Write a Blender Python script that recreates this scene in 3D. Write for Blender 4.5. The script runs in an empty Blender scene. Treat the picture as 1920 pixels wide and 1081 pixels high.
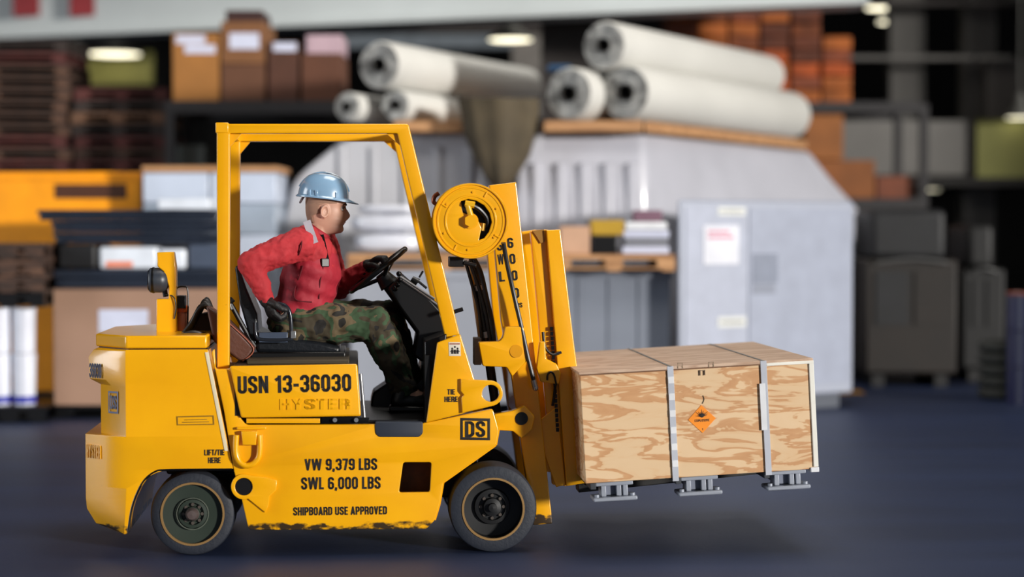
import bpy, bmesh, math, random
from mathutils import Vector, Matrix, Euler
random.seed(7)
R = math.radians
sc = bpy.context.scene
COL = sc.collection
# ------------------------------------------------------------ camera, light, exposure
FPX = 3502.0; CH = 1.47; YH = 433.0
cam = bpy.data.cameras.new('camera'); camo = bpy.data.objects.new('camera', cam); COL.objects.link(camo)
PITCH = math.atan((540.5 - YH) / FPX)
camo.location = (0, 0, CH); camo.rotation_euler = (math.pi/2 - PITCH, 0, 0)
cam.sensor_width = 36; cam.lens = FPX / 1920 * 36; cam.clip_end = 200
cam.dof.use_dof = True; cam.dof.focus_distance = 8.75; cam.dof.aperture_fstop = 0.7
sc.camera = camo
sc.view_settings.view_transform = 'Standard'; sc.view_settings.look = 'None'
sc.view_settings.exposure = 0.0; sc.view_settings.gamma = 1
w = bpy.data.worlds.new('world'); sc.world = w; w.use_nodes = True
w.node_tree.nodes['Background'].inputs[0].default_value = (0.80, 0.88, 1.0, 1)
w.node_tree.nodes['Background'].inputs[1].default_value = 0.17
sun = bpy.data.lights.new('sun', 'SUN'); sun.energy = 4.1; sun.angle = R(5); sun.color = (1, 0.96, 0.9)
suno = bpy.data.objects.new('sun', sun); COL.objects.link(suno)
sd = Vector((-0.76, 0.64, -0.12))          # direction the light travels: in through the open bay, camera right
suno.rotation_euler = sd.to_track_quat('-Z', 'Y').to_euler(); suno.location = (9, -8, 6)

al = bpy.data.lights.new('side_opening', 'AREA'); al.shape = 'RECTANGLE'; al.size = 9; al.size_y = 5; al.energy = 1300; al.color = (.92, .96, 1)
alo = bpy.data.objects.new('side_opening', al); COL.objects.link(alo); alo.location = (-15, 6.0, 3.2)   # daylight in the opening on the left
alo.rotation_euler = Vector((1, .1, -.08)).to_track_quat('-Z', 'Z').to_euler()
for nm_, loc_, en_, sz_ in (('ceiling_lamps_front', (1.2, 9.2, 7.6), 300, 3.5), ('ceiling_lamps_back', (.5, 15.5, 7.6), 130, 5)):   # the hangar's own overhead lighting
    l_ = bpy.data.lights.new(nm_, 'AREA'); l_.size = sz_; l_.energy = en_; l_.color = (1, .95, .88); lo_ = bpy.data.objects.new(nm_, l_); COL.objects.link(lo_); lo_.location = loc_
# ------------------------------------------------------------ pixel helpers (frame 1920x1081)
CAMR = Euler((math.pi/2 - PITCH, 0, 0)).to_matrix()
def ray(px, py):
    d = Vector(((px - 960) / FPX, (540.5 - py) / FPX, -1)).normalized()
    return CAMR @ d
def B(px, py, Y):
    d = ray(px, py); t = Y / d.y
    return Vector((0, 0, CH)) + d * t
TH = R(4.8)
d0 = ray(361, 1044); O = Vector((0, 0, CH)) + d0 * (-CH / d0.z)
RZ = Matrix.Rotation(TH, 3, 'Z'); RZI = RZ.inverted()
def F(px, py, ly=0.0):
    """pixel on the forklift's own plane y=ly -> forklift coordinates"""
    d = RZI @ ray(px, py); o = RZI @ (Vector((0, 0, CH)) - O)
    t = (ly - o.y) / d.y
    return o + d * t

# ------------------------------------------------------------ materials
def lin(c):
    f = lambda v: (v/255/12.92) if v/255 <= .04045 else ((v/255+.055)/1.055)**2.4
    return (f(c[0]), f(c[1]), f(c[2]), 1)
MATS = {}
def mat(name, rgb, rough=.5, metal=0., var=.08, scale=6., bump=0., bscale=60., coat=0., emit=0., stretch=(1,1,1)):
    if name in MATS: return MATS[name]
    m = bpy.data.materials.new(name); m.use_nodes = True; N = m.node_tree.nodes; L = m.node_tree.links
    b = N['Principled BSDF']; b.inputs['Roughness'].default_value = rough; b.inputs['Metallic'].default_value = metal
    b.inputs['Coat Weight'].default_value = coat; b.inputs['Coat Roughness'].default_value = .12
    c = lin(rgb)
    tc = N.new('ShaderNodeTexCoord'); mp = N.new('ShaderNodeMapping'); mp.inputs['Scale'].default_value = stretch
    L.new(tc.outputs['Object'], mp.inputs[0])
    no = N.new('ShaderNodeTexNoise'); no.inputs['Scale'].default_value = scale; no.inputs['Detail'].default_value = 6
    L.new(mp.outputs[0], no.inputs['Vector'])
    cr = N.new('ShaderNodeValToRGB'); cr.color_ramp.elements[0].position = .3; cr.color_ramp.elements[1].position = .7
    cr.color_ramp.elements[0].color = tuple(v*(1-var) for v in c[:3]) + (1,)
    cr.color_ramp.elements[1].color = tuple(min(1, v*(1+var)) for v in c[:3]) + (1,)
    L.new(no.outputs[0], cr.inputs[0]); L.new(cr.outputs[0], b.inputs['Base Color'])
    if bump:
        n2 = N.new('ShaderNodeTexNoise'); n2.inputs['Scale'].default_value = bscale; n2.inputs['Detail'].default_value = 4
        L.new(mp.outputs[0], n2.inputs['Vector'])
        bp = N.new('ShaderNodeBump'); bp.inputs['Strength'].default_value = bump; bp.inputs['Distance'].default_value = .01
        L.new(n2.outputs[0], bp.inputs['Height']); L.new(bp.outputs[0], b.inputs['Normal'])
    if emit:
        b.inputs['Emission Color'].default_value = c; b.inputs['Emission Strength'].default_value = emit
    MATS[name] = m; return m
def ramp_mat(name, stops, scale, rough=.6, stretch=(1,1,1), distort=0., bump=0., coat=0., const=False, detail=5, metal=0, ntype='noise', dist_scale=None):
    m = bpy.data.materials.new(name); m.use_nodes = True; N = m.node_tree.nodes; L = m.node_tree.links
    b = N['Principled BSDF']; b.inputs['Roughness'].default_value = rough; b.inputs['Coat Weight'].default_value = coat; b.inputs['Metallic'].default_value = metal
    tc = N.new('ShaderNodeTexCoord'); mp = N.new('ShaderNodeMapping'); mp.inputs['Scale'].default_value = stretch
    L.new(tc.outputs['Object'], mp.inputs[0])
    no = N.new('ShaderNodeTexNoise'); no.inputs['Scale'].default_value = scale; no.inputs['Detail'].default_value = detail; no.inputs['Distortion'].default_value = distort
    L.new(mp.outputs[0], no.inputs['Vector'])
    cr = N.new('ShaderNodeValToRGB'); e = cr.color_ramp.elements
    if const: cr.color_ramp.interpolation = 'CONSTANT'
    e[0].position, e[0].color = stops[0][0], lin(stops[0][1]); e[1].position, e[1].color = stops[-1][0], lin(stops[-1][1])
    for p, c in stops[1:-1]:
        x = e.new(p); x.color = lin(c)
    L.new(no.outputs[0], cr.inputs[0]); L.new(cr.outputs[0], b.inputs['Base Color'])
    if bump:
        bp = N.new('ShaderNodeBump'); bp.inputs['Strength'].default_value = bump; bp.inputs['Distance'].default_value = .01
        L.new(no.outputs[0], bp.inputs['Height']); L.new(bp.outputs[0], b.inputs['Normal'])
    MATS[name] = m; return m

def paint_mat():
    """glossy truck yellow with small chips and dirt streaks of their own"""
    m = bpy.data.materials.new('truck_yellow'); m.use_nodes = True; N = m.node_tree.nodes; L = m.node_tree.links
    b = N['Principled BSDF']; b.inputs['Roughness'].default_value = .30; b.inputs['Coat Weight'].default_value = .5; b.inputs['Coat Roughness'].default_value = .1
    tc = N.new('ShaderNodeTexCoord')
    n1 = N.new('ShaderNodeTexNoise'); n1.inputs['Scale'].default_value = 3.5; n1.inputs['Detail'].default_value = 5; L.new(tc.outputs['Object'], n1.inputs['Vector'])
    r1 = N.new('ShaderNodeValToRGB'); r1.color_ramp.elements[0].position = .3; r1.color_ramp.elements[1].position = .75
    r1.color_ramp.elements[0].color = lin((234, 164, 0)); r1.color_ramp.elements[1].color = lin((244, 176, 0)); L.new(n1.outputs[0], r1.inputs[0])
    mp = N.new('ShaderNodeMapping'); mp.inputs['Scale'].default_value = (1, 1, 1.8); L.new(tc.outputs['Object'], mp.inputs[0])
    n2 = N.new('ShaderNodeTexNoise'); n2.inputs['Scale'].default_value = 30; n2.inputs['Detail'].default_value = 8; n2.inputs['Roughness'].default_value = .7; L.new(mp.outputs[0], n2.inputs['Vector'])
    r2 = N.new('ShaderNodeValToRGB'); r2.color_ramp.elements[0].position = .70; r2.color_ramp.elements[1].position = .73
    r2.color_ramp.elements[0].color = (0,0,0,1); r2.color_ramp.elements[1].color = (1,1,1,1); L.new(n2.outputs[0], r2.inputs[0])
    mx = N.new('ShaderNodeMixRGB'); L.new(r2.outputs[0], mx.inputs[0]); L.new(r1.outputs[0], mx.inputs[1]); mx.inputs[2].default_value = lin((110, 75, 20))
    # worn, grimy paint along the sill (lowest hand's breadth of the side sheets)
    sx = N.new('ShaderNodeSeparateXYZ'); L.new(tc.outputs['Object'], sx.inputs[0])
    mr = N.new('ShaderNodeMapRange'); mr.inputs['From Min'].default_value = .20; mr.inputs['From Max'].default_value = .13; L.new(sx.outputs[2], mr.inputs[0])
    n3 = N.new('ShaderNodeTexNoise'); n3.inputs['Scale'].default_value = 14; n3.inputs['Detail'].default_value = 8; L.new(mp.outputs[0], n3.inputs['Vector'])
    ml = N.new('ShaderNodeMath'); ml.operation = 'MULTIPLY'; L.new(mr.outputs[0], ml.inputs[0]); L.new(n3.outputs[0], ml.inputs[1])
    r3 = N.new('ShaderNodeValToRGB'); r3.color_ramp.elements[0].position = .40; r3.color_ramp.elements[1].position = .50
    r3.color_ramp.elements[0].color = (0,0,0,1); r3.color_ramp.elements[1].color = (1,1,1,1); L.new(ml.outputs[0], r3.inputs[0])
    m2 = N.new('ShaderNodeMixRGB'); L.new(r3.outputs[0], m2.inputs[0]); L.new(mx.outputs[0], m2.inputs[1]); m2.inputs[2].default_value = lin((60, 45, 25))
    L.new(m2.outputs[0], b.inputs['Base Color'])
    bp = N.new('ShaderNodeBump'); bp.inputs['Strength'].default_value = .12; bp.inputs['Distance'].default_value = .004
    L.new(n2.outputs[0], bp.inputs['Height']); L.new(bp.outputs[0], b.inputs['Normal'])
    MATS['truck_yellow'] = m; return m
Y_ = paint_mat()
BLK = mat('black_plastic', (9, 9, 11), .38)
BLKM = mat('black_metal', (10, 10, 12), .3, .3)
GRN = mat('dark_green_wheel', (42, 52, 44), .45)
RUB = mat('tyre_rubber', (30, 35, 46), .65, bump=.2)
INK = mat('stencil_black', (22, 14, 10), .6)
STEEL = mat('steel', (170, 172, 175), .3, .8)
DGREY = mat('dark_grey', (38, 44, 56), .55)
RUST = mat('worn_brass_ring', (168, 132, 84), .4, .5)
BRN = mat('brown_bag', (88, 52, 40), .55, bump=.2)
ORNG = mat('orange', (214, 98, 40), .45)

# ------------------------------------------------------------ mesh helpers
class G:
    def __init__(s): s.bm = bmesh.new()
    def box(s, c, size, rot=None):
        M = Matrix.Translation(Vector(c)) @ (rot.to_4x4() if rot else Matrix.Identity(4)) @ Matrix.Diagonal((*size, 1))
        bmesh.ops.create_cube(s.bm, size=1, matrix=M); return s
    def bb(s, a, b):
        a = Vector(a); b = Vector(b); return s.box((a+b)/2, [abs(v) for v in (b-a)])
    def cyl(s, p0, p1, r0, r1=None, n=24):
        p0 = Vector(p0); p1 = Vector(p1); d = p1-p0
        if d.length < 1e-6: return s
        M = Matrix.Translation((p0+p1)/2) @ d.to_track_quat('Z', 'Y').to_matrix().to_4x4()
        bmesh.ops.create_cone(s.bm, cap_ends=True, segments=n, radius1=r0, radius2=r0 if r1 is None else r1, depth=d.length, matrix=M); return s
    def sph(s, c, r, rot=None, u=16, v=10):
        r = (r, r, r) if not hasattr(r, '__len__') else r
        M = Matrix.Translation(Vector(c)) @ (rot.to_4x4() if rot else Matrix.Identity(4)) @ Matrix.Diagonal((*r, 1))
        bmesh.ops.create_uvsphere(s.bm, u_segments=u, v_segments=v, radius=1, matrix=M); return s
    def chain(s, pts, rad, n=14):
        for i, (p, r) in enumerate(zip(pts, rad)):
            s.sph(p, r, u=n, v=n//2+2)
            if i: s.cyl(pts[i-1], p, rad[i-1], r, n)
        return s
    def tube(s, pts, r, n=10, closed=False):
        P = [Vector(p) for p in pts]
        if not closed and len(P) > 2:   # catmull smoothing
            Q = []
            for i in range(len(P)-1):
                a, b, c, d = P[max(i-1,0)], P[i], P[i+1], P[min(i+2, len(P)-1)]
                for k in range(6):
                    t = k/6; Q.append(.5*((2*b)+(c-a)*t+(2*a-5*b+4*c-d)*t*t+(3*b-a-3*c+d)*t**3))
            Q.append(P[-1]); P = Q
        rings = []; N = len(P); up = Vector((0.13, .9, .31)).normalized()
        for i, p in enumerate(P):
            t = ((P[(i+1) % N] - P[i-1]) if closed else (P[min(i+1, N-1)] - P[max(i-1, 0)])).normalized()
            x = t.cross(up)
            if x.length < .05: x = t.cross(Vector((1, 0, 0)))
            x.normalize(); y = t.cross(x).normalized()
            rings.append([s.bm.verts.new(p + x*math.cos(a)*r + y*math.sin(a)*r) for a in [2*math.pi*k/n for k in range(n)]])
        for i in range(N if closed else N-1):
            A = rings[i]; C = rings[(i+1) % N]
            for k in range(n): s.bm.faces.new((A[k], A[(k+1)%n], C[(k+1)%n], C[k]))
        if not closed: s.bm.faces.new(rings[0][::-1]); s.bm.faces.new(rings[-1])
        return s
    def lathe(s, prof, c=(0,0,0), axis='Y', n=48, rot=None, cap=False):
        """prof: list of (radius, along)"""
        c = Vector(c); rings = []
        M = rot if rot else Matrix.Identity(3)
        for r, h in prof:
            ring = []
            for k in range(n):
                a = 2*math.pi*k/n; u, v = math.cos(a)*r, math.sin(a)*r
                p = {'Y': Vector((u, h, v)), 'Z': Vector((u, v, h)), 'X': Vector((h, u, v))}[axis]
                ring.append(s.bm.verts.new(c + M @ p))
            rings.append(ring)
        for a, b in zip(rings, rings[1:]):
            for k in range(n): s.bm.faces.new((a[k], a[(k+1)%n], b[(k+1)%n], b[k]))
        return s
    def loft(s, rings, cap=True):
        V = [[s.bm.verts.new(p) for p in r] for r in rings]; n = len(V[0])
        for a, b in zip(V, V[1:]):
            for k in range(n): s.bm.faces.new((a[k], a[(k+1)%n], b[(k+1)%n], b[k]))
        if cap: s.bm.faces.new(V[0][::-1]); s.bm.faces.new(V[-1])
        return s
    def prism(s, pts, y0, y1):
        """polygon given as (x,z), extruded in y"""
        return s.loft([[Vector((p[0], y0, p[-1])) for p in pts], [Vector((p[0], y1, p[-1])) for p in pts]])
    def add(s, me, M=None):
        k = len(s.bm.verts); s.bm.from_mesh(me)
        if M: bmesh.ops.transform(s.bm, matrix=M, verts=list(s.bm.verts)[k:])
        return s
def smooth_me(me, ang=35):
    bm = bmesh.new(); bm.from_mesh(me)
    for f in bm.faces: f.smooth = True
    for e in bm.edges:
        if len(e.link_faces) == 2 and e.calc_face_angle(0) > R(ang): e.smooth = False
    bm.to_mesh(me); bm.free()
BASE = {}
def finish(g, name, m, parent=None, bevel=0, smooth=35, remesh=0, smoothit=0, disp=None, seg=2):
    bmesh.ops.remove_doubles(g.bm, verts=g.bm.verts, dist=1e-6) if not remesh else None
    bmesh.ops.recalc_face_normals(g.bm, faces=g.bm.faces)
    me = bpy.data.meshes.new(name); g.bm.to_mesh(me); g.bm.free()
    o = bpy.data.objects.new(name, me); COL.objects.link(o)
    if remesh:
        md = o.modifiers.new('r', 'REMESH'); md.mode = 'VOXEL'; md.voxel_size = remesh
        if smoothit:
            s_ = o.modifiers.new('s', 'SMOOTH'); s_.iterations = smoothit; s_.factor = .5
        for (tn, sz, st) in (disp or []):
            t = bpy.data.textures.new(tn, 'CLOUDS'); t.noise_scale = sz; t.noise_depth = 2
            d = o.modifiers.new('d', 'DISPLACE'); d.texture = t; d.strength = st; d.mid_level = .5; d.texture_coords = 'LOCAL'
        dg = bpy.context.evaluated_depsgraph_get(); dg.update()
        nm = bpy.data.meshes.new_from_object(o.evaluated_get(dg)); o.modifiers.clear(); o.data = nm
        for p in nm.polygons: p.use_smooth = True
        me = nm
    elif smooth: smooth_me(me, smooth)
    me.materials.clear(); me.materials.append(m)
    if bevel:
        b = o.modifiers.new('b', 'BEVEL'); b.width = bevel; b.segments = seg; b.limit_method = 'ANGLE'; b.angle_limit = R(32); b.harden_normals = False
    if parent is not None:
        o.parent = parent
        if parent.name in BASE: o.location = -BASE[parent.name]
    return o
def tag(o, label=None, cat=None, group=None, kind=None):
    if label: o['label'] = label
    if cat: o['category'] = cat
    if group: o['group'] = group
    if kind: o['kind'] = kind
    return o
def thing(name, label, cat, base=(0,0,0), group=None, frame='W'):
    o = bpy.data.objects.new(name, None); COL.objects.link(o); o.empty_display_size = .1
    base = Vector(base); BASE[o.name] = base
    if frame == 'F': o.location = O + RZ @ base; o.rotation_euler = (0, 0, TH)
    else: o.location = base
    return tag(o, label, cat, group)
def copy_tree(o, parent=None):
    c = o.copy(); COL.objects.link(c); c.parent = parent
    for ch in list(o.children): copy_tree(ch, c)
    return c
def plate_mesh(outer, holes, t, bevel=.003, res=2):
    """flat sheet with holes, in the xz plane, thickness t about y=0"""
    cu = bpy.data.curves.new('t', 'CURVE'); cu.dimensions = '2D'; cu.fill_mode = 'BOTH'
    for pl in [outer] + holes:
        sp = cu.splines.new('POLY'); sp.points.add(len(pl)-1); sp.use_cyclic_u = True
        for i, p in enumerate(pl): sp.points[i].co = (p[0], p[-1], 0, 1)
    cu.extrude = max(t/2-bevel, 1e-4); cu.bevel_depth = bevel; cu.bevel_resolution = res; cu.offset = -bevel
    o = bpy.data.objects.new('t', cu); COL.objects.link(o)
    dg = bpy.context.evaluated_depsgraph_get(); dg.update()
    me = bpy.data.meshes.new_from_object(o.evaluated_get(dg)); bpy.data.objects.remove(o)
    for v in me.vertices: x, y, z = v.co; v.co = (x, z, y)
    me.flip_normals(); return me
def circ(cx, cz, r, n=28, a0=0, a1=360, rz=None):
    full = abs(a1-a0) >= 360; m = n if full else n-1
    return [(cx+r*math.cos(R(a0+(a1-a0)*k/m)), cz+(rz or r)*math.sin(R(a0+(a1-a0)*k/m))) for k in range(n)]
def FP(pts, ly=0): return [(lambda p: (p.x, p.z))(F(x, y, ly)) for x, y in pts]
def rounded(pts, r, n=5):
    out = []; N = len(pts)
    for i in range(N):
        p = Vector(pts[i][:2]); a = Vector(pts[i-1][:2]) - p; b = Vector(pts[(i+1) % N][:2]) - p
        rr = min(r, a.length*.45, b.length*.45); a = p + a.normalized()*rr; b = p + b.normalized()*rr
        for k in range(n+1):
            t = k/n; q = a*(1-t)**2 + p*2*t*(1-t) + b*t*t; out.append((q.x, q.y))
    return out
def plate(name, pts, holes, y0, y1, m, parent, bevel=.003, rnd=0, ly=None, px=True):
    if px: pts = FP(pts, y0 if ly is None else ly); holes = [FP(h, y0 if ly is None else ly) for h in holes]
    if rnd: pts = rounded(pts, rnd); holes = [rounded(h, rnd) if len(h) < 12 else h for h in holes]
    me = plate_mesh(pts, holes, abs(y1-y0), bevel)
    g = G(); g.add(me, Matrix.Translation((0, (y0+y1)/2, 0))); return finish(g, name, m, parent, smooth=35)
L_, R_, T_, B_ = .09, .41, .915, .085
GL = {
'0': (.5, [[(L_,.2),(L_,.8),(.18,T_),(.32,T_),(R_,.8),(R_,.2),(.32,B_),(.18,B_),(L_,.2)]]),
'1': (.38, [[(.05,.72),(.25,.86)], [(.27,0),(.27,1)]]),
'3': (.5, [[(L_,.70),(L_,.82),(.18,T_),(.32,T_),(R_,.81),(R_,.6),(.33,.51),(.2,.51)],[(.33,.51),(R_,.4),(R_,.19),(.32,B_),(.18,B_),(L_,.18),(L_,.3)]]),
'6': (.5, [[(R_,.72),(R_,.82),(.32,T_),(.18,T_),(L_,.82),(L_,.18),(.18,B_),(.32,B_),(R_,.18),(R_,.43),(.32,.53),(.17,.53)]]),
'9': (.5, [[(L_,.28),(L_,.18),(.18,B_),(.32,B_),(R_,.18),(R_,.82),(.32,T_),(.18,T_),(L_,.82),(L_,.57),(.18,.47),(.33,.47)]]),
'7': (.46, [[(.01,T_),(.45,T_)],[(.37,.9),(.2,0)]]),
'-': (.3, [[(.01,.42),(.29,.42)]]), ',': (.2, [[(.1,.16),(.1,.0)],[(.1,.02),(.05,-.12)]]), '/': (.32, [[(.03,0),(.29,1)]]), ' ': (.2, []),
'U': (.5, [[(L_,1),(L_,.18),(.18,B_),(.32,B_),(R_,.18),(R_,1)]]),
'S': (.5, [[(R_,.68),(R_,.82),(.32,T_),(.18,T_),(L_,.82),(L_,.66),(.18,.55),(.32,.46),(R_,.35),(R_,.18),(.32,B_),(.18,B_),(L_,.18),(L_,.32)]]),
'N': (.52, [[(L_,0),(L_,1)],[(.09,.93),(.43,.07)],[(.43,0),(.43,1)]]),
'V': (.52, [[(.08,1),(.26,.07),(.44,1)]]), 'W': (.84, [[(.08,1),(.22,.07),(.42,.95),(.62,.07),(.76,1)]]),
'L': (.4, [[(L_,1),(L_,0)],[(.05,B_),(.39,B_)]]),
'B': (.5, [[(L_,0),(L_,1)],[(L_,T_),(.32,T_),(R_,.81),(R_,.63),(.32,.52),(L_,.52)],[(.32,.52),(R_,.4),(R_,.19),(.32,B_),(L_,B_)]]),
'H': (.5, [[(L_,0),(L_,1)],[(R_,0),(R_,1)],[(L_,.5),(R_,.5)]]), 'I': (.18, [[(L_,0),(L_,1)]]),
'P': (.48, [[(L_,0),(L_,1)],[(L_,T_),(.31,T_),(.39,.81),(.39,.55),(.31,.44),(L_,.44)]]),
'A': (.54, [[(.08,0),(.27,.95),(.46,0)],[(.14,.24),(.40,.24)]]),
'R': (.5, [[(L_,0),(L_,1)],[(L_,T_),(.32,T_),(R_,.81),(R_,.6),(.32,.49),(L_,.49)],[(.3,.49),(R_,.38),(R_,0)]]),
'D': (.5, [[(L_,0),(L_,1)],[(L_,T_),(.30,T_),(R_,.80),(R_,.20),(.30,B_),(L_,B_)]]),
'O': None, 'E': (.42, [[(L_,0),(L_,1)],[(.05,T_),(.41,T_)],[(.05,.5),(.38,.5)],[(.05,B_),(.41,B_)]]),
'F': (.42, [[(L_,0),(L_,1)],[(.05,T_),(.41,T_)],[(.05,.48),(.37,.48)]]),
'T': (.44, [[(0,T_),(.44,T_)],[(.22,0),(.22,1)]]), 'Y': (.5, [[(.07,1),(.25,.48)],[(.43,1),(.25,.48)],[(.25,.5),(.25,0)]]),
'X': (.5, [[(.08,0),(.42,1)],[(.08,1),(.42,0)]])}
GL['O'] = GL['0']
def text(body, c, u, v, wd, ht, m, parent, name='lettering', th=.0015, bold=.018, t=.175):
    """condensed heavy lettering as thin real relief; c centre, u reading direction, v up"""
    lines = body.split('\n'); nl = len(lines); quads = []; W_ = []
    for ln in lines: W_.append(sum(GL[ch][0]+.07 for ch in ln)-.07)
    wm = max(W_); Ht = nl + .35*(nl-1)
    for i, ln in enumerate(lines):
        x = (wm-W_[i])/2; y0 = (nl-1-i)*1.35
        for ch in ln:
            for path in GL[ch][1]:
                for k in range(len(path)-1):
                    a = Vector(path[k]); b = Vector(path[k+1]); d = (b-a).normalized(); n = Vector((-d.y, d.x))*t/2
                    quads.append([(p.x+x, p.y+y0) for p in (a-n, b-n, b+n, a+n)])
                    if k: quads.append([(a.x+x+math.cos(R(45*j))*t/2, a.y+y0+math.sin(R(45*j))*t/2) for j in range(8)])
            x += GL[ch][0]+.07
    u = Vector(u).normalized(); v = Vector(v).normalized(); c = Vector(c); nrm = u.cross(v); g = G()
    for qd in quads:
        P = [c + u*((p[0]/wm-.5)*wd) + v*((p[1]/Ht-.5)*ht) for p in qd]
        g.loft([P, [p + nrm*th for p in P]])
    me = bpy.data.meshes.new(name); g.bm.normal_update(); bmesh.ops.recalc_face_normals(g.bm, faces=g.bm.faces); g.bm.to_mesh(me); g.bm.free()
    o = bpy.data.objects.new(name, me); COL.objects.link(o); me.materials.append(m)
    o.parent = parent
    if parent.name in BASE: o.location = -BASE[parent.name]
    return o
PPM = 412.0
def ftext(body, px, py, wpx, hpx, parent, ly=-.0005, m=None, name='lettering', ang=0, **k):
    c = F(px, py, ly); a = F(px-wpx/2, py, ly); b = F(px+wpx/2, py, ly); wd = b.x-a.x; ht = hpx/wpx*wd
    ca, sa = math.cos(R(ang)), math.sin(R(ang))
    return text(body, c, (ca, 0, sa), (-sa, 0, ca), wd, ht, m or INK, parent, name, **k)
# ------------------------------------------------------------ the hangar
def struct(g, name, m, **k): return tag(finish(g, name, m, **k), kind='structure')
FLOOR = mat('deck_nonskid', (30, 44, 76), .5, var=.22, scale=1.2, bump=.25, bscale=90, stretch=(.35, 1.6, 1))
WDARK = mat('hangar_wall_dark', (30, 28, 27), .8, var=.3, scale=1.5)
struct(G().bb((-16, -10, -.2), (16, 34, 0)), 'floor', FLOOR)
struct(G().bb((-16, -1, 7.8), (16, 34, 8.0)), 'ceiling', WDARK)
struct(G().bb((-16, 34, 0), (16, 34.2, 7.8)), 'wall_back', WDARK)
struct(G().bb((-16.2, 11, 0), (-16, 34, 7.8)), 'wall_left', WDARK)
struct(G().bb((16, 14.8, 0), (16.2, 34, 7.8)), 'wall_right', WDARK)
WHITE = mat('white_paint', (210, 216, 216), .55, var=.05, scale=1)
# long white girder across the top, slightly nearer at its right end
g = G(); zb = B(0, 65, 23).z; xl = B(-60, 60, 23.2).x; xr = B(1620, 0, 19.6).x
sl = 3.7/(xr-xl); xe = xl-5; ye = 23.2+5*sl; xq = xr+3; yq = 19.5-3*sl
for o0, o1, z0, z1 in ((0, .3, zb, zb+1.2), (-.2, .4, zb-.06, zb)):
    g.loft([[Vector((x, y+o0, z0)), Vector((x, y+o1, z0)), Vector((x, y+o1, z1)), Vector((x, y+o0, z1))] for x, y in ((xe, ye), (xr, 19.5))])
gird = struct(g, 'trim_1', WHITE)
RED = mat('red_marking', (140, 40, 45), .6)
for (a, b) in ((28, 76), (134, 180)):
    yg = 23.2 - 3.7*(B((a+b)/2, 0, 22.9).x-xl)/(xr-xl)
    p = B(a, 0, yg); q = B(b, 31, yg)
    gg = G().bb((p.x, yg-.09, q.z), (q.x, yg+.1, p.z+.1))
    finish(gg, 'red_marking', RED, gird)
COLM = mat('column_grey', (88, 86, 83), .7, var=.12, scale=1.5)
COLD = mat('column_dark', (38, 32, 30), .7)
def column(n, x0, x1, Y, m, d=.3, top=7.8):
    a = B(x0, 400, Y).x; b = B(x1, 400, Y).x; g = G(); w_ = b-a
    g.bb((a, Y, 0), (b, Y+.04, top)); g.bb((a, Y+d-.04, 0), (b, Y+d, top)); g.bb(((a+b)/2-.03, Y+.04, 0), ((a+b)/2+.03, Y+d-.04, top))
    g.bb((a-.06, Y-.06, 0), (b+.06, Y+d+.06, .03))
    return struct(g, 'trim_%d' % n, m)
column(2, 1668, 1732, 24, COLM); column(3, 1806, 1866, 24, COLM); column(4, 1015, 1135, 21.5, COLD, d=.4)
# mezzanine front: grey panels and a yellow-green bay
def panel(n, x0, y0, x1, y1, Y, m, d=.15):
    p = B(x0, y0, Y); q = B(x1, y1, Y); return struct(G().bb((p.x, Y, q.z), (q.x, Y+d, p.z)), 'trim_%d' % n, m)
panel(5, 1560, 226, 1832, 328, 23.4, mat('mezzanine_grey', (104, 102, 99), .7, var=.15, scale=1.2))
panel(6, 1832, 224, 1990, 332, 23.3, mat('mezzanine_olive', (122, 122, 66), .7, var=.2, scale=1.5))
panel(7, 130, 96, 285, 158, 27, mat('olive_wall_panel', (150, 148, 84), .7, var=.2, scale=1))
panel(8, 1585, 104, 1900, 112, 23.5, COLM); panel(9, 1560, 0, 1990, 10, 23.6, COLD)
panel(10, 1850, 112, 1990, 224, 23.8, mat('bulkhead_grey', (96, 92, 88), .7))
# soffit under the mezzanine
p = B(1560, 330, 23.4); struct(G().bb((p.x, 23.3, p.z-.12), (B(1990, 330, 23.4).x, 28, p.z-.02)), 'trim_11', WDARK)
panel(12, 540, 30, 1020, 62, 24, COLD)
panel(13, 640, 62, 1020, 90, 26, mat('far_bulkhead', (92, 100, 108), .7, var=.2))
panel(14, 960, 60, 1110, 220, 25, mat('far_bulkhead_warm', (104, 100, 96), .7, var=.2))
# painted yellow floor line
a = B(1515, 738, 17); gy = mat('floor_line_yellow', (196, 140, 10), .6)
struct(G().bb((B(1540, 733, 17).x, 16.85, 0), (B(1618, 733, 17).x, 17.2, .004)), 'trim_15', gy)
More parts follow.
